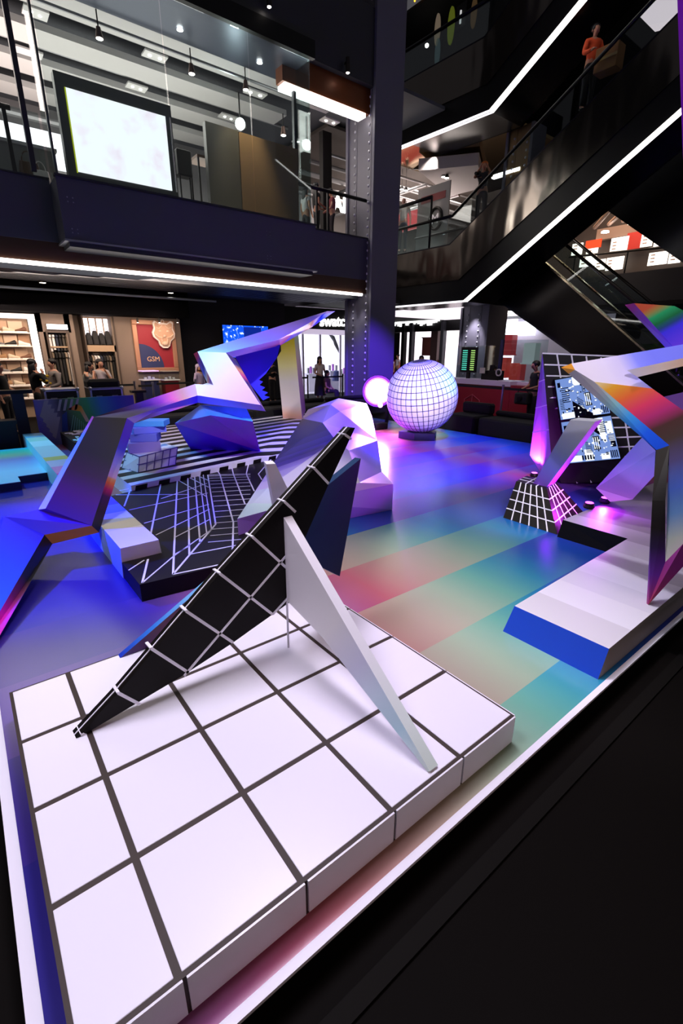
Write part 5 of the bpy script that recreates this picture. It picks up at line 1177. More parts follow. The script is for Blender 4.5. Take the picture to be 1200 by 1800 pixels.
# upper leg
T1 = PP(165, 733, K2, T2, N3)
F = [K2, T2, T1, N3]; Bk = [K2b, T2b, away(D(170, 742, 4.5), .12), away(D(88, 900, 4.0), .12)]
g_u = grad(D(110, 915, 3.95), D(195, 735, 4.4), [(0, '#4a1cc0'), (.25, '#5a1a90'), (.45, '#44244c'), (.65, '#2c2824'), (1, '#34302c')])
g_r = grad(K2, T2, [(0, '#241c40'), (.14, '#1e1a1c'), (.28, '#3a1c50'), (.34, '#c02060'), (.40, '#f08020'), (.44, '#e8b060'), (.46, '#e0c8e8'), (.58, '#a8b8f8'), (.72, '#3a50e8'), (.85, '#5030e0'), (1, '#6a50e8')])
MB().slab(F, Bk, [0, 0, 1, 0, 0, 0]).build('upper_leg', [g_u, g_r], o)
F = [N1, N3, T1, T1b]; Bk = [away(p, .1) for p in F]
MB().slab(F, Bk).build('chamfer_edge', grad(N1, T1, [(0, '#f4fcff'), (.5, '#a8e0ff'), (.8, '#80c8f8'), (.9, '#e09090'), (1, '#d04050')], .4), o)
ZZ = planar([(458, 712, 6.5), (397, 620, 6.9), (347, 618, 6.85), (375, 677, 6.7), (343, 675, 6.7), (347, 695, 6.6)], 0, 2, 5)
Z1, Z2, Z3_, Z4, S1, S2 = ZZ
# cross arm
S2b, S1b = D(347, 708, 6.75), D(343, 681, 6.95)
F = [T1, T2, S2, S1]; Bk = [away(D(168, 738, 4.5), .15), T2b, S2b, S1b]
MB().slab(F, Bk, [0, 0, 1, 1, 0, 0]).build('cross_arm', [grad(D(190, 733, 4.4), D(345, 685, 6.6), [(0, '#3a3638'), (.2, '#5a3878'), (.38, '#7a40d8'), (.55, '#c060e0'), (.68, '#f080c8'), (.82, '#d8b0a8'), (1, '#d8c8e8')]),
    grad(T2, S2, [(0, '#b0a8f8'), (.35, '#8a70f8'), (.7, '#7a40f0'), (1, '#6a30f0')])], o)
# Z panel
Z1b, Z2b, Z3b, Z4b = D(467, 723, 6.62), D(414, 631, 7.05), D(340, 622, 7.0), D(364, 673, 6.95)
F = [S1, S2, Z1, Z2, Z3_, Z4]; Bk = [S1b, S2b, Z1b, Z2b, Z3b, Z4b]
g_z = grad(Z3_, Z1, [(0, '#b0f0f4'), (.2, '#c8ecf4'), (.45, '#d8d8f8'), (.75, '#d4bcf8'), (1, '#c8a8f8')])
g_zl = grad(Z3_, Z4, [(0, '#c04060'), (.15, '#7a58c0'), (.4, '#5a70e0'), (.55, '#d0e8f0'), (.68, '#e8a088'), (.8, '#8a60d0'), (1, '#8a90c8')])
MB().slab(F, Bk, [0, 0, 0, 1, 2, 0, 3, 0]).build('z_panel', [g_z, grad(S2, Z1, [(0, '#a890ff'), (1, '#c8b0ff')]), grad(Z2, Z1, [(0, '#201c40'), (.2, '#203060'), (.3, '#e0a860'), (.42, '#d05080'), (.55, '#302060'), (1, '#2a1c50')]), g_zl], o)
# top arm
A1, A2 = D(490, 597, 7.9), D(575, 547, 9.2); A1b, A2b = D(493, 607, 8.0), D(589, 547, 9.35)
M1 = D(541, 569, 8.6); M1b = D(548, 575, 8.7)
A1 = PP(490, 597, Z3_, Z2, A2); M1 = PP(541, 569, Z3_, Z2, A2)
F = [Z3_, Z2, A1, M1, A2]; Bk = [Z3b, D(405, 629, 7.05), A1b, M1b, A2b]
g_b = grad(Z2, A2, [(0, '#a8b0f0'), (.2, '#e8e0f8'), (.36, '#f0b0c8'), (.46, '#f05070'), (.5, '#5038d0'), (.66, '#302080'), (.72, '#f0a020'), (.76, '#f05060'), (.82, '#e8e8f8'), (.9, '#3878f0'), (1, '#e8f0ff')])
MB().slab(F, Bk, [0, 0, 2, 1, 1, 1, 0]).build('top_arm', [grad(Z3_, A2, [(0, '#a0f0f0'), (.12, '#80b8f8'), (.3, '#7a80f8'), (.45, '#8a70e8'), (.7, '#a080c0'), (1, '#c8a8c8')]), g_b, g_b], o)
# faceted violet support
h = 6.9
zf = CZ
bL, bR = G(335, 790, zf), G(457, 793, zf)
q = lambda x, y, hh: D(x, y, hh)
v = [q(352, 712, 7.1), q(433, 718, 6.9), q(444, 741, 6.75), q(370, 730, 6.3), q(307, 744, 6.9), bR, bL, G(440, 772, zf), G(352, 772, zf), q(400, 706, 7.5)]
fs = [(0, 4, 3), (0, 3, 2, 1), (4, 6, 5), (4, 5, 3), (3, 5, 2), (1, 2, 5, 7), (0, 9, 8, 4), (4, 8, 6), (0, 1, 9), (1, 7, 8, 9), (5, 6, 8, 7)]
MB().add(v, fs, [0, 0, 1, 2, 2, 3, 3, 3, 3, 3, 3]).build('faceted_support', [grad(v[0], v[2], [(0, '#3a78f0'), (1, '#3a98f0')]), grad(v[4], v[5], [(0, '#6020ff'), (1, '#5010ff')]), grad(v[3], v[5], [(0, '#9038ff'), (1, '#b040ff')]), mat('support_dark', '#5a40b0', .5)], o, fix=True)
# pale column support
c1, c2, c3 = G(497, 735, zf), G(531, 737, zf), G(537, 722, zf)
t1, t2, t3 = VPL(493, 602, c1, c2), VPL(516, 585, c1, c2), UP(526, 583, c3)
k1, k2 = VPL(487, 628, c1, c2), VPL(494, 617, c1, c2)
F = [c1, c2, t2, t1, k2, k1]; off = c3-c2
MB().slab(F, [p+V3(off[0], off[1], 0) for p in F], [0, 1, 1, 1, 1, 1, 1, 1]).build('pale_column', [grad(t1, c1, [(0, '#b0a020'), (.12, '#c8b850'), (.3, '#e0d890'), (.5, '#e4dcd4'), (.82, '#ecdcdc'), (.95, '#f0b8a0'), (1, '#e8b0a8')]), grad(t2, c2, [(0, '#80d030'), (.15, '#a8a040'), (.3, '#b07060'), (.6, '#b060c0'), (1, '#a060d8')])], o)
# blue toothed panel
pts = [(413, 627), (493, 603), (487, 628), (467, 657), (455, 668), (462, 671), (456, 677), (466, 681), (460, 686), (471, 690), (464, 695), (474, 698), (462, 704), (440, 676)]
F = [D(x, y, 7.9) for x, y in pts]
MB().slab(F, [away(p, .1) for p in F]).build('toothed_panel', grad(F[0], F[11], [(0, '#5a20e0'), (.3, '#4a28f0'), (.7, '#3030f0'), (1, '#2a3ae0')]), o)

# ================================================================== BOX STACK ON GRIDDED WEDGE
o = thing('gridded_wedge', 'white wedge pedestal with thin grid lines on the chevron plate', 'pedestal', G(262, 825, CZ))
b0, b1, b2 = G(214, 823, CZ), G(243, 831, CZ), G(308, 817, CZ)
wz = .42
t0, t1, t2 = G(223, 795, wz), G(245, 803, wz), G(312, 786, wz); t3 = t0+(t2-t1); b3 = b0+(b2-b1)
MB().slab([b0, b1, b2, b3], [t0, t1, t2, t3]).build('wedge', mat('wedge_white', '#dcd8f0', .5), o)
mb = MB()
for (a, b, c_, d, nu) in ((b1, b2, t2, t1, 5), (b0, b1, t1, t0, 2)):
    n = nrm(a, b, c_)
    for k in range(nu+1): line_on(mb, lerp(a, b, k/nu), lerp(d, c_, k/nu), .012, n)
    for k in range(3): line_on(mb, lerp(a, d, k/2), lerp(b, c_, k/2), .012, n)
mb.build('grid_lines', mat('violet_line', '#4a3a90', .5), o)
base = (t0+t1+t2+t3)/4; base[2] = wz
dims = [(.42, .3, .14, 8), (.36, .28, .11, -12), (.44, .28, .09, 14), (.46, .3, .08, -16)]
z = wz
for k, (sx, sy, hh, an_) in enumerate(dims):
    a = math.radians(an_-18); c_ = base+V3(-.12+.05*k, .02*k, 0); ux, uy = V3(math.cos(a), math.sin(a), 0)*sx/2, V3(-math.sin(a), math.cos(a), 0)*sy/2
    R_ = [c_-ux-uy, c_+ux-uy, c_+ux+uy, c_-ux+uy]
    R_ = [V3(p[0], p[1], z+.001) for p in R_]
    one('stacked_box', MB().prism(R_, (0, 0, hh-.001)), mat('box_blue_%d' % k, ('#8a78c8', '#6a70d8', '#7078e8', '#50a0f0')[k], .5), '%s blue block of the skewed stack on the gridded wedge' % ('lowest', 'second', 'third', 'topmost')[k], 'block', 'blue blocks stacked on the wedge', bevel=.004)
    z += hh

# ================================================================== FACETED MOUNTAIN
o = thing('faceted_mountain', 'long faceted white mountain sculpture with lavender stripe bands', 'sculpture', (4.4, 2.6, 0))
m = {}
m['a0'] = G(419, 941, BZ); m['a'] = UP(417, 912, m['a0'])
m['L1'] = G(481, 813, .24); m['L2'] = G(531, 736, .26)
m['p'] = G(567, 743, .66); m['s'] = G(589, 773, .6); m['r'] = G(613, 792, .58)
m['e0'] = G(689, 896, 0); m['e'] = UP(692, 851, m['e0'])
m['k'] = G(470, 858, .32)
m['f'] = UP(520, 884, G(520, 930, .05)); m['f0'] = G(520, 930, 0.0)
m['q'] = G(632, 848, .42); m['w'] = G(671, 829, .33); m['x'] = G(663, 774, .5); m['u'] = G(652, 771, .02); m['t'] = UP(652, 731, m['u'])
m['g'] = G(597, 723, .72); m['h'] = G(581, 711, .75); m['i'] = G(595, 700, .78); m['j'] = G(644, 709, .62); m['l'] = G(541, 720, .5)
m['b0'] = G(660, 760, 0); m['L20'] = V3(m['L2'][0], m['L2'][1], CZ); m['bk'] = V3(m['i'][0]+.3, m['i'][1]+.3, 0); m['jb'] = V3(m['j'][0]+.1, m['j'][1]+.2, 0)
ids = {k: i for i, k in enumerate(m)}
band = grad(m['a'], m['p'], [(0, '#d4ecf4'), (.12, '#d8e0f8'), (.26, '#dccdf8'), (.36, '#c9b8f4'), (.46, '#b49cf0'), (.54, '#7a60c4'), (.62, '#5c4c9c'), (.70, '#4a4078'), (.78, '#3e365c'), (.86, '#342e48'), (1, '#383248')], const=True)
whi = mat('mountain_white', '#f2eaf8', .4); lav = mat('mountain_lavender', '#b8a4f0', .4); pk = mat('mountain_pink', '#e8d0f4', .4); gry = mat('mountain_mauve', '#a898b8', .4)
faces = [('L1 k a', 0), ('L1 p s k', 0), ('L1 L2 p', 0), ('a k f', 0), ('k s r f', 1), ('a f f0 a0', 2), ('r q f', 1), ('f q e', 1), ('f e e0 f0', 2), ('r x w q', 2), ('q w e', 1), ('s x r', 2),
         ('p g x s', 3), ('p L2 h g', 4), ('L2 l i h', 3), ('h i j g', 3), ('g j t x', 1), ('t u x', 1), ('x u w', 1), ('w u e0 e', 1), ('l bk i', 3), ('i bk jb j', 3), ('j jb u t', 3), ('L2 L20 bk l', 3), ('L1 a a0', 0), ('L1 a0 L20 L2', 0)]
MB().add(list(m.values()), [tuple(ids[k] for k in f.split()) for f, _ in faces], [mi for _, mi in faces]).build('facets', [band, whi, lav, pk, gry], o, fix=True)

# ================================================================== SPHERE
cs = D(741, 697, 10.2); RS = .75
o = thing('grid_sphere', 'large white sphere with dark grid lines standing on a small base', 'sphere', (cs[0], cs[1], 0))
bk_ = MB().ball(cs, RS, 64, 40).build('ball', mat('sphere_white', '#ece6f2', .45), o, smooth=True)
mb = MB(); tilt = Matrix.Rotation(math.radians(-9), 3, Vector((RM[2][0], RM[2][1], 0)).normalized()) @ Matrix.Rotation(math.radians(12), 3, Vector((RM[0][0], RM[0][1], 0)).normalized())
tm = np.array(tilt); rl = RS+.002; wl = .0065
def spl(th, ph): return cs+tm @ (rl*np.array([math.sin(th)*math.cos(ph), math.sin(th)*math.sin(ph), math.cos(th)]))
NM, NP = 42, 19
for k in range(NM):
    ph = 2*math.pi*k/NM; N = 30; vs_ = []
    for i in range(N+1):
        th = math.pi*i/N; dphi = wl/max(.05, math.sin(th))/RS
        dphi = min(dphi, math.pi/NM); vs_ += [spl(th, ph-dphi), spl(th, ph+dphi)]
    mb.add(vs_, [(2*i, 2*i+2, 2*i+3, 2*i+1) for i in range(N)])
for k in range(1, NP):
    th = math.pi*k/NP; N = 72; vs_ = []; dt = wl/RS
    for i in range(N): ph = 2*math.pi*i/N; vs_ += [spl(th-dt, ph), spl(th+dt, ph)]
    mb.add(vs_, [(2*i, (2*i+2) % (2*N), (2*i+3) % (2*N), 2*i+1) for i in range(N)])
mb.build('grid_lines', mat('sphere_line', '#1c1430', .5), bk_, fix=False)
w2 = .46; bb = [cs+r_ for r_ in (-RM[0]*w2*.95, RM[0]*w2*.95)]
R_ = [V3(cs[0]+w2*math.cos(t)*(1 if i % 2 else .8), cs[1]+w2*math.sin(t)*(1 if i % 2 else .8), 0.001) for i, t in enumerate(np.linspace(-.6, 2*math.pi-.6, 7)[:-1])]
MB().prism(R_, (0, 0, cs[2]-RS+.02)).build('base', mat('sphere_base', '#2a2050', .4), o)

# ================================================================== FLOOR SPOTLIGHT
lp = D(664, 688, 11.3); bs = V3(lp[0]+.1, lp[1]+.12, 0)
o = thing('stage_spotlight', 'blinding violet stage spotlight on the floor beside the sphere', 'spotlight', (bs[0], bs[1], 0))
MB().box(bs[0]-.2, bs[0]+.2, bs[1]-.2, bs[1]+.2, 0.001, .16).build('base', M_SATIN, o, bevel=.02)
for sx in (-1, 1):
    rr = RM[0]*.24*sx; MB().bar(V3(bs[0]+rr[0], bs[1]+rr[1], .14), V3(bs[0]+rr[0], bs[1]+rr[1], lp[2]+.05), .06).build('yoke_arm', M_SATIN, o)
dv = (CAM+V3(1.5, 0, -1.0)-lp); dv /= np.linalg.norm(dv)
bk_ = MB().tube([lp-dv*.35, lp-dv*.1, lp-dv*.04], [.2, .3, .37], 20).build('head', M_SATIN, o, smooth=True)
MB().tube([lp-dv*.012, lp], [.27, .27], 24).build('lens', emis('lens_violet', '#fbeaff', 90.), bk_)  # disc widened to cover the lamp's flare
MB().tube([lp-dv*.03, lp-dv*.015], [.36, .36], 24).build('outer_halo_ring', emis('halo_violet', '#9038ff', 1.6), bk_)  # glowing ring added to imitate the outer violet halo of the lamp
MB().tube([lp-dv*.02, lp-dv*.004], [.31, .31], 24).build('inner_halo_ring', emis('halo_magenta', '#e060ff', 5.), bk_)  # emissive ring standing in for the magenta glow around the lens
l = spot('stage_spotlight_beam', lp+dv*.05, lp+dv*3+V3(0, 0, -.9), '#b440ff', 900, 95, .5, .12)
p2 = D(668, 712, 11.2)
one('spotlight_reflector', MB().tube([p2, p2+dv*.03], [.06, .06], 16), emis('lens_pink', '#ffa8f0', 3.), 'small pink lamp lens under the blinding spotlight', 'lamp')

# ================================================================== RIGHT SIDE GROUP
SZ = .178
o = thing('step_platform', 'white L shaped step platform with sloping blue end at the right', 'platform', (4.5, -1.2, 0))
tp = [(2.868, -1.08), (2.868, -1.685), (7.2, -1.66), (7.2, -.412), (4.77, -.412), (4.75, -1.03)]
bt_ = [(2.80, -1.06), (2.80, -1.685), (7.2, -1.685), (7.2, -.40), (4.73, -.40), (4.73, -1.03)]
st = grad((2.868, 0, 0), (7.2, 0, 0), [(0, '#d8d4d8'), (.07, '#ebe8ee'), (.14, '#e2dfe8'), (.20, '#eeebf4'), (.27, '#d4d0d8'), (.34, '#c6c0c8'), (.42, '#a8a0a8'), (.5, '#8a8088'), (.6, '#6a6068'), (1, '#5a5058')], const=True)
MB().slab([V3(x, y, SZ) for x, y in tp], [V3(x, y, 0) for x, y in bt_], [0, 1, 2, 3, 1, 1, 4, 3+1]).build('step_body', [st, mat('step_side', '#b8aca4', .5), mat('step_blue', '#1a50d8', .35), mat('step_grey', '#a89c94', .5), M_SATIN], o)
# gridded black pyramid block
o = thing('gridded_block', 'black truncated pyramid block with white grid lines', 'block', (4.9, .0, 0))
B_ = [G(884, 910), G(979, 940), G(1024, 899)]; B_.append(B_[0]+(B_[2]-B_[1])*.9)
tz = .33
T0_, Ta, Tb = G(907, 846, tz), G(966, 857, tz), G(1001, 850, tz)
s1_ = np.linalg.norm(Ta-T0_)/np.linalg.norm(B_[1]-B_[0]); s2_ = np.linalg.norm(Tb-Ta)/np.linalg.norm(B_[2]-B_[1])
B_[3] = B_[0]+(B_[2]-B_[1]); c1_ = T0_+(B_[1]-B_[0])*s1_
T_ = [T0_, c1_, c1_+(B_[2]-B_[1])*s2_, T0_+(B_[2]-B_[1])*s2_]
bk_ = MB().slab(B_, T_).build('block_body', mat('block_black', '#140e0a', .5, spec=.25), o)
mb = MB()
LH = .004
def facegrid(mb, a, b, c_, d, nu, nv, w, edge=True):
    n = nrm(a, b, c_)
    for k in range(0 if edge else 1, nu+(1 if edge else 0)): line_on(mb, lerp(a, b, k/nu), lerp(d, c_, k/nu), w, n, LH)
    for k in range(0 if edge else 1, nv+(1 if edge else 0)): line_on(mb, lerp(a, d, k/nv), lerp(b, c_, k/nv), w, n, LH)
facegrid(mb, B_[0], B_[1], T_[1], T_[0], 6, 4, .012, False); facegrid(mb, B_[1], B_[2], T_[2], T_[1], 5, 4, .012, False)
for k in range(1, 3): line_on(mb, lerp(T_[0], T_[1], k/3), lerp(T_[3], T_[2], k/3), .014, (0, 0, 1)); line_on(mb, lerp(T_[0], T_[3], k/3), lerp(T_[1], T_[2], k/3), .014, (0, 0, 1))
mb.build('white_grid_lines', M_LINE, bk_)
# slanting grey slab
F = [G(937, 850, tz), G(961, 856, tz), D(1046, 741, 4.75)]; F.append(PP(1002, 738, *F))
sb = G(975, 849, tz); 
one('slanting_slab', MB().slab(F, [p+(sb-F[1])+V3(0, 0, 0) for p in F]), grad(F[0], F[3], [(0, '#8a50d0'), (.35, '#7a78d8'), (.6, '#8088a8'), (1, '#a8a8ac')]), 'slanting grey slab leaning out of the black gridded block', 'slab')
# gridded screen wall
h = 6.5
W = [D(953, 621, h), D(1108, 632, h-.15), D(1140, 845, h-.25), D(985, 856, h)]
o = thing('gridded_screen_wall', 'leaning black wall with white grid lines carrying a patterned screen', 'wall panel', (W[3][0], W[3][1], 0))
Sd = [D(953, 620, h+.02), D(931, 800, h+.55), D(949, 830, h+.5)]
Wm = D(968, 797, h)
FW = [W[0], W[1], W[2], W[3], Wm]
BWk = [away(W[0], .06), away(W[1], .5), away(W[2], .4), away(W[3], .3), Sd[2]]
for p in FW+BWk: p[2] = max(p[2], .004)
bk_ = MB().slab(FW, BWk).build('black_panel', mat('wall_black', '#14110f', .5), o)
MB().add([W[0], Wm, Sd[2], Sd[1], away(W[0], .05), away(Sd[1], .05)], [(0, 1, 2, 3), (0, 3, 5, 4)]).build('side_face', mat('side_lavender', '#9a88b8', .5), o)
mb = MB(); Wf = [W[0], W[1], W[2], D(990, 850, h)]
n = nrm(W[0], W[1], W[2])
for k in range(1, 6): line_on(mb, bil(Wf, k/6, 0), bil(Wf, k/6, 1), .018, n, .006)
for k in range(0, 13): line_on(mb, bil(Wf, 0, k/12.5), bil(Wf, 1, k/12.5-.02), .018, n, .006)
for k in range(1, 4): line_on(mb, lerp(W[0], Wm, .25*k), lerp(W[0], Sd[1], .25*k), .012, nrm(W[0], Wm, Sd[2]), .004)
mb.build('white_grid_lines', M_LINE, bk_)
# screen
Sq = [D(974, 667, h-.08), D(1056, 652, h-.16), D(1091, 807, h-.24), D(996, 816, h-.1)]
o = thing('pattern_screen', 'glowing screen with blue white and black graphic pattern on the gridded wall', 'screen', Sq[3])
MB().slab(*quadf(Sq, .05)).build('casing', M_SATIN, o)
nS = nrm(Sq[0], Sq[1], Sq[2])
Se = [p+nS*.004 for p in Sq]
def splitq(u0, u1, v0, v1, off=.0): return [bil(Se, u0, v0)+nS*off, bil(Se, u1, v0)+nS*off, bil(Se, u1, v1)+nS*off, bil(Se, u0, v1)+nS*off]
E_B = emis('scr_blue', '#86a6f0', .8); E_W = emis('scr_white', '#f4faff', 1.1); E_D = emis('scr_black', '#101428', .5)
for k, (v0, v1) in enumerate(((.01, .465), (.495, .99))):
    MB().slab(splitq(.01, .99, v0, v1, .002), splitq(.01, .99, v0, v1, -.004)).build('display', E_B, o)
rs = random.Random(3); mbw, mbd = MB(), MB()
def sq(mb, u0, u1, v0, v1, off): mb.slab(splitq(u0, u1, v0, v1, off), splitq(u0, u1, v0, v1, off-.003))
for v0, v1 in ((.01, .46), (.5, .98)):
    H = v1-v0
    for u0 in (.36, .66): sq(mbw, u0, u0+.16, v0, v1, .004)
    sq(mbw, .52, .6, v0, v0+H*.7, .004); sq(mbw, .05, .3, v0+H*.85, v1, .004); sq(mbw, .85, .97, v0+.1*H, v0+.4*H, .004)
    for k in range(9): sq(mbd, .40, .52, v0+H*(.5+.035*k), v0+H*(.515+.035*k), .006)       # stacked bars
    for k in range(8): sq(mbd, .10, .26, v0+H*(.22+.05*k), v0+H*(.24+.05*k), .006)
    for k in range(6): sq(mbd, .72, .84, v0+H*(.1+.045*k), v0+H*(.12+.045*k), .006)
    for k in range(5): sq(mbd, .3+.05*k, .33+.05*k, v1-H*.14, v1-H*.03, .006)
    for k in range(4): sq(mbd, .84+.035*k, .86+.035*k, v1-H*.2, v1-H*.02, .006)
    sq(mbd, .55, .68, v0+H*.42, v0+H*.75, .006); sq(mbd, .88, .97, v0+H*.55, v0+H*.72, .006); sq(mbd, .04, .1, v0+H*.08, v0+H*.2, .006)
    for k in range(3): sq(mbw, .56+.04*k, .575+.04*k, v0+H*.44, v0+H*.73, .008)
    for k in range(7): sq(mbd, .04, .12, v0+H*(.5+.04*k), v0+H*(.515+.04*k), .006)
    for k in range(10): sq(mbw if k % 2 else mbd, .86, .97, v0+H*(.42+.016*k), v0+H*(.43+.016*k), .009)
    for k in range(6): sq(mbd, .53+.012*k, .535+.012*k, v0+H*.05, v0+H*.4, .009)
    for k in range(80):
        u, vv = rs.uniform(.03, .93), v0+H*rs.uniform(.02, .93); w_, h_ = rs.uniform(.01, .05), H*rs.uniform(.01, .05)
        sq(mbd if k % 2 else mbw, u, min(.98, u+w_), vv, vv+h_, .007)
tag(mbw.build('white_graphics', E_W, o), kind='stuff'); tag(mbd.build('black_graphics', E_D, o), kind='stuff')
# lying violet slab
F = [D(1128, 769, 4.6), D(1152, 792, 4.3), D(1149, 837, 4.2), D(1111, 878, 4.3), D(1072, 882, 4.45), D(1047, 858, 4.7)]
one('violet_slab', MB().slab(F, [away(p, .3) for p in F]), grad(F[0], F[4], [(0, '#6a70c8'), (.4, '#7a70d8'), (.8, '#a868e0'), (1, '#d070e8')]), 'violet slanting slab lying behind the star sculpture leg', 'slab')
# star sculpture
o = thing('star_sculpture', 'tall gradient star sculpture standing on the right step platform', 'sculpture', (3.594, -1.62, SZ))
tip = G(1137, 1062, SZ); ht = 2.79
A_ = D(1176, 783, 3.0); Ab = D(1153, 791, 3.05)
Lt = D(986, 646, 3.75); Lu = D(1004, 639, 3.7); Lc = D(1010, 650, 3.66); Ld = D(999, 657, 3.72)
Fo = D(1044, 671, 3.5)
# upper arm face
U = planar([(1004, 639, 3.7), (1290, 590, 3.0), (1290, 622, 2.95), (1120, 663, 3.3), (1146, 683, 3.25), (1044, 671, 3.5), (1010, 650, 3.66)], 0, 1, 5); Fo = U[5]; Lc = U[6]
MB().slab(U, [away(p, .12) for p in U]).build('upper_arm', grad(D(1140, 620, 3.3), D(1070, 680, 3.5), [(0, '#7a80f8'), (.25, '#8a90fc'), (.5, '#e0d4fc'), (.75, '#f0e4fc'), (1, '#f4e8f8')]), o)
I_ = [D(1101, 652, 3.42), D(1120, 663, 3.3), D(1290, 622, 2.95), D(1290, 600, 3.0)]
MB().slab([p*1.0 for p in (D(1101, 651, 3.3), D(1290, 610, 2.9), D(1290, 622, 2.9), D(1120, 663, 3.26))], [away(p, .02) for p in (D(1101, 651, 3.3), D(1290, 610, 2.9), D(1290, 622, 2.9), D(1120, 663, 3.26))]).build('inner_edge', grad(D(1105, 655, 3.3), D(1260, 620, 2.95), [(0, '#f0e4f8'), (.4, '#f8e0d0'), (.8, '#f0b888'), (1, '#f0a060')]), o)
# tip
MB().slab([Lt, Lu, Lc, Ld], [away(p, .1) for p in (Lt, Lu, Lc, Ld)]).build('tip', mat('tip_orange', '#f0a030', .4), o)
# thick edge from tip down to knee
F = [Ld, Lc, Fo, A_, Ab]
MB().slab(F, [away(p, .14) for p in F]).build('edge_face', grad(Lc, Ab, [(0, '#a8a4ac'), (.3, '#b4b0b4'), (.5, '#8ac0c8'), (.65, '#40a0e8'), (.85, '#1860f0'), (1, '#1050e0')]), o)
# big lower face
Fb = G(1171, 986+70, SZ); foot = D(1169, 988, 2.82)
F = [PP(x, y, Fo, A_, foot) for x, y in ((1044, 671), (1146, 683), (1200, 721), (1300, 800), (1290, 890), (1200, 956), (1169, 988), (1176, 783))]
MB().slab(F, [away(p, .1) for p in F]).build('lower_face', grad(D(1060, 672, 3.45), D(1190, 975, 2.8), [(0, '#f8d890'), (.05, '#f8b030'), (.14, '#f87038'), (.22, '#f04068'), (.29, '#c03078'), (.36, '#50302c'), (.44, '#4a3a34'), (.55, '#5a5080'), (.68, '#5a80e8'), (.8, '#80b8f0'), (.92, '#d8e8d0'), (1, '#e8f0d8')]), o)
# vertical leg edge
F = [Ab, A_, D(1169, 880, 2.9), foot, G(1139, 1063, SZ), G(1136, 1061, SZ), D(1146, 880, 2.93)]
MB().slab(F, [away(p, .04) for p in F]).build('leg_edge', grad(Ab, tip, [(0, '#38342e'), (.5, '#2a2624'), (.62, '#3a2858'), (.8, '#7a3ab8'), (1, '#c04888')]), o)
F = [foot, D(1200, 956, 2.72), D(1290, 870, 2.55), D(1290, 920, 2.55), D(1200, 996, 2.72), G(1139, 1063, SZ)]
MB().slab(F, [away(p, .05) for p in F]).build('lower_edge', grad(foot, tip, [(0, '#a03a90'), (.5, '#a8387a'), (1, '#c04858')]), o)
# second beam, upper right
F = [D(1114, 533, 5.0), D(1185, 538, 4.8), D(1290, 590, 4.5), D(1290, 640, 4.4), D(1184, 611, 4.75)]
Bq = [D(1098, 536, 5.15), D(1175, 545, 5.1), D(1280, 600, 4.8), D(1275, 650, 4.7), D(1171, 613, 4.9)]
one('gradient_beam', MB().slab(F, Bq, [0, 1, 1, 1, 1, 1, 2]), [grad(D(1150, 535, 4.9), D(1190, 612, 4.75), [(0, '#c05030'), (.1, '#a08040'), (.22, '#20a060'), (.38, '#0c6a38'), (.5, '#204080'), (.6, '#4030e8'), (1, '#7040f0')]), mat('beam_side', '#807a88', .5), grad(D(1105, 535, 5), D(1180, 612, 4.8), [(0, '#a03040'), (.2, '#7a4a70'), (.6, '#6a58a8'), (1, '#5a50e0')])], 'thick gradient beam with green and violet face at the right edge', 'sculpture')
F = [D(1135, 705, 4.9), D(1260, 675, 4.6), D(1260, 760, 4.4), D(1150, 790, 4.7)]
one('purple_board', MB().slab(F, [away(p, .15) for p in F]), mat('deep_purple', '#4a1070', .5), 'deep purple board behind the star sculpture arm', 'board')
# uplights
def uplight(p, tgt, col_, w, deg, label):
    o = thing('floor_uplight', label, 'light', p, 'small floor uplights'); p = np.array(p, float)
    bk_ = MB().lathe(p, [(.05, 0.001), (.06, .02), (.045, .06)], 14).build('can', M_BLACK, o)
    MB().lathe(p+V3(0, 0, .06), [(.04, 0), (.04, .004)], 14).build('lens', emis('uplens_'+col_, col_, 12.), bk_)
    spot('uplight_beam', p+V3(0, 0, .08), tgt, col_, w, deg, .6, .03)
uplight(G(1034, 893, SZ), G(985, 885, .16), '#d838ff', 110, 150, 'small magenta uplight in the gap behind the gridded block')
uplight(G(1062, 884, SZ), D(1090, 835, 4.5), '#c838ff', 90, 140, 'small magenta uplight under the violet slab')
uplight(G(938, 838, 0), D(952, 740, 7.0), '#c040ff', 170, 80, 'small magenta uplight below the gridded screen wall')
spot('sphere_green_spot', (6.0, -1.0, 3.2), cs+V3(.1, -.5, .3), '#20ff70', 1500, 8, 1.0, .05)
spot('sphere_fill_spot', (3.0, -1.6, 4.2), cs, '#f0ecff', 4200, 13, .5, .1)
# ================================================================== PEOPLE
def skinned(name, verts, edges, radii, m, parent, sub=1, root=0):
    me = bpy.data.meshes.new(name); me.from_pydata([tuple(map(float, v)) for v in verts], edges, []); me.materials.append(m)
    o = bpy.data.objects.new(name, me); COL.objects.link(o); o.parent = parent; OFF[o] = OFF[parent]
    md = o.modifiers.new('skin', 'SKIN'); md.use_smooth_shade = True
    sv = me.skin_vertices[0].data
    for i, r in enumerate(radii):
        sv[i].radius = (r, r) if not isinstance(r, tuple) else r; sv[i].use_root = (i == root)
    if sub: s_ = o.modifiers.new('sub', 'SUBSURF'); s_.levels = sub; s_.render_levels = sub
    return o
POSE = {'stand': ((.25, -.02, 1.12), (.27, .07, .86)), 'phone': ((.23, .02, 1.1), (.05, .26, 1.2)), 'face': ((.2, .16, 1.14), (.05, .17, 1.42)),
        'camera': ((.26, .16, 1.28), (.09, .22, 1.54)), 'carry': ((.25, .04, 1.12), (.2, .34, 1.08)), 'hold': ((.24, .02, 1.1), (.12, .26, 1.02)), 'lap': ((.22, .05, 1.1), (.08, .26, .98))}
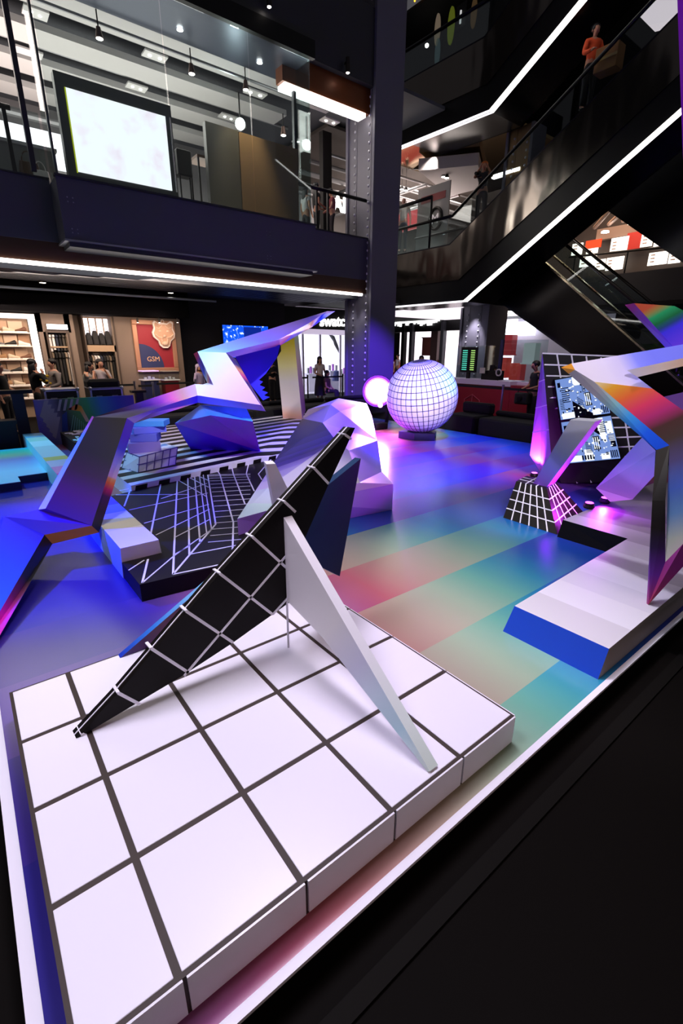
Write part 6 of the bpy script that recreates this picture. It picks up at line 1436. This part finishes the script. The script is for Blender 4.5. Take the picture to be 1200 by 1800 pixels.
def person(label, x, y, z, hgt, face_deg, hair='#120e10', top='#202024', bottom='#18181c', skin_='#c08c70', pose=('stand', 'stand'), skirt=False, longhair=True, sit=False, head_down=0., cat='person', name='person', hairy=True, sleeve=.5):
    k = hgt/1.7; a = math.radians(face_deg)-math.pi/2
    o = thing(name, label, cat, (x, y, z))
    ca, sa = math.cos(a), math.sin(a); dz = -.5 if sit else 0.
    def T_(p): return V3((p[0]*ca-p[1]*sa)*k, (p[0]*sa+p[1]*ca)*k, (p[2]+dz)*k)
    ms = mat('skin_'+skin_, skin_, .6); mt = mat('cloth_top_'+top, top, .85); mbm = mat('cloth_bottom_'+bottom, bottom, .85); mh = mat('hair_'+hair, hair, .5)
    hd = head_down
    V = [(0, 0, .95), (0, 0, 1.1), (0, -.01, 1.27), (0, -.01, 1.40), (0, 0, 1.47), (0, .02+hd*.5, 1.53), (0, .025+hd, 1.585), (0, .015+hd, 1.64), (0, .0+hd, 1.69)]
    Rr = [.13, .115, .13, .10, .052, .052, (.07, .078), (.078, .088), .055]
    E = [(i, i+1) for i in range(8)]
    V.append((0, .105+hd, 1.585)); Rr.append(.014); E.append((6, 9))          # nose
    for s_, pn in ((-1, pose[0]), (1, pose[1])):
        el, hn = POSE[pn]; b0 = len(V)
        el = V3(el[0]*s_, *el[1:]); hn = V3(hn[0]*s_, *hn[1:]); d = hn-el; d /= np.linalg.norm(d)
        side = np.cross(d, V3(0, 0, 1)); side = side/np.linalg.norm(side) if np.linalg.norm(side) > .1 else V3(1, 0, 0)
        V += [(s_*.17, -.01, 1.385), tuple(el), tuple(hn-d*.05), tuple(hn+d*.02)]; Rr += [.052, .04, .028, (.018, .034)]
        E += [(3, b0), (b0, b0+1), (b0+1, b0+2), (b0+2, b0+3)]
        for f_ in range(5):
            off = (-.027+.018*f_) if f_ < 4 else .036; ln = (.05, .06, .056, .042, .035)[f_]
            r0 = hn+d*.045+side*off*s_ if f_ < 4 else hn-d*.01+side*off*s_
            c0 = len(V); curl = V3(0, .35, -.2) if pn != 'stand' else V3(0, .2, 0)
            t_ = d+curl*.4; t_ = t_/np.linalg.norm(t_)
            V += [tuple(r0), tuple(r0+t_*ln*.8)]; Rr += [.0095, .008]; E += [(b0+3, c0), (c0, c0+1)]
    for s_ in (-1, 1):
        b0 = len(V)
        if sit: V += [(s_*.09, .0, .92), (s_*.11, .42, .93), (s_*.11, .44, .55), (s_*.11, .5, .52)]
        else: V += [(s_*.09, 0, .88), (s_*.1, .015, .50), (s_*.1, -.02, .09), (s_*.1, .12, .03)]
        Rr += [.085, .055, .038, .03]; E += [(0, b0), (b0, b0+1), (b0+1, b0+2), (b0+2, b0+3)]
    R2 = [tuple(q*k for q in r) if isinstance(r, tuple) else r*k for r in Rr]
    bd_ = skinned('body', [T_(v) for v in V], E, R2, ms, o)
    # top
    V = [(0, 0, .93), (0, 0, 1.1), (0, -.01, 1.28), (0, -.01, 1.40), (0, 0, 1.445)]; Rr = [.15, .135, .148, .115, .06]; E = [(i, i+1) for i in range(4)]
    for s_, pn in ((-1, pose[0]), (1, pose[1])):
        el, hn = POSE[pn]; el = V3(el[0]*s_, *el[1:]); sh = V3(s_*.17, -.01, 1.385); hn = V3(hn[0]*s_, *hn[1:]); b0 = len(V)
        if sleeve <= 1: V += [tuple(sh), tuple(sh+(el-sh)*sleeve)]; Rr += [.066, .058]; E += [(3, b0), (b0, b0+1)]
        else: V += [tuple(sh), tuple(el), tuple(el+(hn-el)*.85)]; Rr += [.066, .056, .042]; E += [(3, b0), (b0, b0+1), (b0+1, b0+2)]
    o_top = skinned('top', [T_(v) for v in V], E, [r*k for r in Rr], mt, o)
    if skirt:
        n = 18; prof = [(.15, 1.02), (.18, .9), (.215, .6), (.24, .22)]; vs_ = []
        for r, h in prof:
            for i in range(n):
                t = 2*math.pi*i/n; rr = r*(1+.05*(i % 2)); vs_.append(T_((rr*math.cos(t), rr*.8*math.sin(t), h))+OFF[o])
        MB().add(vs_, [(i*n+j_, i*n+(j_+1) % n, (i+1)*n+(j_+1) % n, (i+1)*n+j_) for i in range(3) for j_ in range(n)]+[tuple(range(n))]).build('skirt', mbm, o, smooth=True)
    else:
        V = [(0, 0, .98), (0, 0, .92)]; Rr = [.14, .135]; E = [(0, 1)]
        for s_ in (-1, 1):
            b0 = len(V)
            if sit: V += [(s_*.09, .02, .92), (s_*.11, .42, .93), (s_*.11, .44, .6)]
            else: V += [(s_*.095, 0, .86), (s_*.1, .015, .5), (s_*.1, -.015, .1)]
            Rr += [.098, .072, .058]; E += [(1, b0), (b0, b0+1), (b0+1, b0+2)]
        skinned('trousers', [T_(v) for v in V], E, [r*k for r in Rr], mbm, o)
    for s_ in (-1, 1):
        c_ = V3(s_*.11, .5, .5) if sit else V3(s_*.1, .05, .035)
        MB().ball(T_(c_)+OFF[o], .1*k, 10, 6, sc=(.55, .9, .4) if abs(sa) < .7 else (.9, .55, .4)).build('shoe', mat('shoe_dark', '#161416', .6), o, smooth=True)
    # hair
    if hairy:
        hb = MB(); hb.ball(T_((0, -.02+hd, 1.655))+OFF[o], .108*k, 14, 9, sc=(.95, 1, .82))
        if longhair:
            n = 12; vs_ = []
            for r, h, yy in ((.098, 1.66, -.03), (.11, 1.55, -.045), (.115, 1.42, -.05), (.08, 1.27, -.07)):
                for i in range(n):
                    t = math.pi+math.pi*i/(n-1); vs_.append(T_((r*math.cos(t)*1.05, yy+hd*.8+r*.9*math.sin(t)+.03, h))+OFF[o])
            vs2 = [v_*1.0 for v_ in vs_]; kk = len(vs_)
            inner = []
            for r, h, yy in ((.075, 1.66, -.02), (.085, 1.55, -.035), (.09, 1.42, -.04), (.06, 1.27, -.06)):
                for i in range(n):
                    t = math.pi+math.pi*i/(n-1); inner.append(T_((r*math.cos(t)*1.05, yy+hd*.8+r*.9*math.sin(t)+.03, h))+OFF[o])
            fs_ = [(i*n+j_, i*n+j_+1, (i+1)*n+j_+1, (i+1)*n+j_) for i in range(3) for j_ in range(n-1)]
            fs_ += [tuple(kk+q for q in f)[::-1] for f in fs_]
            for i in range(3):
                for j_ in (0, n-1): fs_.append((i*n+j_, (i+1)*n+j_, kk+(i+1)*n+j_, kk+i*n+j_))
            for j_ in range(n-1): fs_.append((3*n+j_, 3*n+j_+1, kk+3*n+j_+1, kk+3*n+j_)); fs_.append((j_, j_+1, kk+j_+1, kk+j_))
            hb.add(vs_+inner, fs_)
        hb.build('hair', mh, o, smooth=True)
    for s_ in (-1, 1):
        MB().ball(T_((s_*.032, .083+hd, 1.605))+OFF[o], .011*k, 8, 6).build('eye', mat('eye_dark', '#181214', .3), bd_)
        MB().ball(T_((s_*.082, .0+hd, 1.59))+OFF[o], .022*k, 8, 6, sc=(.5, .8, 1.2)).build('ear', ms, bd_)
    MB().ball(T_((0, .086+hd, 1.545))+OFF[o], .018*k, 8, 6, sc=(1.3, .6, .4)).build('mouth', mat('lips', '#9a5048', .5), bd_)
    return o
def at(x, y, Y): p = PY(x, y, Y); return p[0], Y
# left shop visitors
p = at(57, 640, 11.4); w_ = person('woman in a black top with yellow print, hand raised to her mouth', p[0], p[1], FZ, 1.66, 20, top='#111014', bottom='#151518', pose=('hold', 'face'), skin_='#b07c66', sleeve=2)
MB().ball((p[0]+.18, p[1]-.17, 1.06), .05, 8, 6, sc=(1.3, .3, .7)).ball((p[0]+.24, p[1]-.16, 1.17), .035, 8, 6, sc=(1, .3, 1)).ball((p[0]+.1, p[1]-.18, 1.1), .04, 8, 6, sc=(1, .3, .8)).ball((p[0]+.28, p[1]-.15, 1.0), .03, 8, 6, sc=(1, .3, 1)).build('flower_print', mat('yellow_print', '#d8b030', .7), [c for c in w_.children if c.name.startswith('top')][0])
q = at(91, 640, 11.7); person('woman in a grey cardigan and white blouse facing left beside the clothes niche', q[0], q[1], FZ, 1.66, 200, top='#7a7270', bottom='#161418', pose=('hold', 'hold'), skin_='#c0907a', longhair=False, sleeve=2)
q = at(152, 650, 11.6); person('woman in a pale patterned shirt bending her head at the backlit niche', q[0], q[1], FZ, 1.58, -20, top='#9a9890', bottom='#121214', pose=('face', 'face'), head_down=.08)
q = at(177, 650, 12.0); person('person in a silver jacket with raised arm beside the backlit niche', q[0], q[1], FZ, 1.64, -80, top='#a8a0a4', bottom='#141416', pose=('face', 'stand'), longhair=True, sleeve=.8)
q = at(-2, 650, 11.0); person('person in black at the left frame edge before the shoe wall', q[0], q[1], FZ, 1.6, -30, top='#17171a', bottom='#1c1c20', pose=('hold', 'stand'), skin_='#b88870', longhair=True)
q = at(478, 660, 13.6); person('person in a black outfit behind the blue toothed panel', q[0], q[1], FZ, 1.6, -100, top='#0e0c12', bottom='#0e0c12', pose=('phone', 'phone'), skirt=False, sleeve=2)
q = at(350, 660, 12.6); person('person in a pale lavender headscarf behind the zigzag sculpture', q[0], q[1], FZ, 1.46, -60, hair='#b8a8c8', top='#b0a0c4', bottom='#4a4458', sleeve=2)
q = at(562, 650, 13.2); person('woman in white blouse and long dark skirt looking at her phone', q[0], q[1], FZ, 1.66, -95, top='#d8c8c8', bottom='#181420', pose=('phone', 'hold'), skirt=True, skin_='#c49078')
q = at(575, 680, 12.7); person('woman with long dark hair sitting low beside the standing woman', q[0], q[1], FZ+.02, 1.62, -60, top='#5a3a34', bottom='#201c24', sit=True, pose=('lap', 'lap'), skin_='#b8846a')
# far visitors beyond column and sphere
q = PX(686, 650, 20.5); person('far shopper in a pale shirt beyond the column', q[0], q[1], FZ, 1.6, 200, top='#d8c8d0', bottom='#30303a', longhair=False)
q = PX(698, 650, 22.2); person('far shopper in white standing inside the bright shop', q[0], q[1], FZ, 1.7, 160, top='#e8e0ea', bottom='#50505a', longhair=False)
q = PX(740, 640, 15.5); person('visitor whose dark hair shows just above the sphere', q[0], q[1], FZ, 1.7, 230, top='#404050', bottom='#20202a')
# operator at the counter
q = PX(938, 690, 11.9); person('man in a dark shirt bending over a black camera bag at the red counter', q[0], q[1], FZ, 1.66, 150, top='#1a1626', bottom='#14121c', pose=('hold', 'hold'), longhair=False, head_down=.06, skin_='#b07a68')
u = PX(918, 700, 11.75)
o = thing('camera_bag', 'black camera bag held in front of the man at the counter', 'bag', (u[0], u[1], u[2]-.15))
MB().box(u[0]-.12, u[0]+.12, u[1]-.2, u[1]+.18, u[2]-.15, u[2]+.14).build('body', mat('bag_black', '#141318', .7), o, bevel=.03)
MB().tube([u+V3(0, -.15, .14), u+V3(0, -.05, .24), u+V3(0, .1, .24), u+V3(0, .16, .14)], .012, 6).build('strap', M_FABRIC, o)
MB().lathe(u+V3(-.12, 0, 0), [(.06, -.05), (.07, 0)], 12, axis=0).build('lens', M_SATIN, o)
# counter clerk
q = PX(868, 640, 14.0); person('clerk behind the red counter beside the ring light', q[0], q[1], FZ, 1.45, 200, top='#8a2030', bottom='#201820', longhair=False)
# upper floor: seated people behind the handrail
q = PY(556, 350, 11.3); person('woman in a black top behind the upper handrail', q[0], 11.3, 5.05, 1.6, -20, top='#0e0c0e', bottom='#16141a', pose=('hold', 'hold'), skin_='#9a6650')
q = PY(583, 365, 11.0); person('person in a red checked shirt leaning at the upper handrail', q[0], 11.0, 5.05, 1.45, 150, top='#8a4048', bottom='#2a2028', pose=('lap', 'lap'), longhair=False, head_down=.08)
q = PY(537, 345, 11.8); person('person in a white top at the left of the upper handrail', q[0], 11.8, 5.05, 1.6, 0, top='#e8e4e4', bottom='#303036')
# photographer on escalator landing
q = PX(848, 330, 16.0); person('photographer with an orange cap raising a camera on the escalator landing', q[0], q[1], 6.0, 1.95, 215, hair='#c06018', top='#2a2a30', bottom='#18181e', pose=('camera', 'camera'), longhair=False, skin_='#b07858')
q = PX(840, 306, 15.75)
o = thing('camera', 'black camera held up by the photographer', 'camera', q)
MB().box(q[0]-.05, q[0]+.05, q[1]-.09, q[1]+.09, q[2]-.05, q[2]+.07).build('body', M_SATIN, o, bevel=.01)
MB().lathe(q, [(.05, -.14), (.05, 0)], 12, axis=0).build('lens', M_SATIN, o)
# man with box on the escalator
q = PX(1036, 130, 15.85); man = person('man in an orange jacket carrying a cardboard box up the escalator', q[0], q[1], PX(1042, 47, 15.85)[2]-1.95, 1.95, 240, top='#d04818', bottom='#141218', pose=('carry', 'carry'), longhair=False, skin_='#b07860', sleeve=2)
u = PX(1066, 105, 15.5)
o = thing('cardboard_box', 'brown cardboard box carried by the man in orange on the escalator', 'box', u-V3(0, 0, .3))
MB().box(u[0]-.2, u[0]+.2, u[1]-.36, u[1]+.22, u[2]-.3, u[2]+.24).build('body', mat('cardboard', '#a8703c', .8), o, bevel=.01)
MB().box(u[0]-.21, u[0]-.2, u[1]-.36, u[1]+.22, u[2]-.06, u[2]).build('tape', mat('tape', '#c8a060', .5), o)
# mannequin
q = PX(708, 400, 16.2); person('bald mannequin in a white shirt and blue jeans behind the landing rail', q[0], q[1], 5.75, 2.0, 215, top='#d0c8c4', bottom='#30384a', skin_='#d0a090', longhair=False, hairy=False, cat='mannequin', name='mannequin')
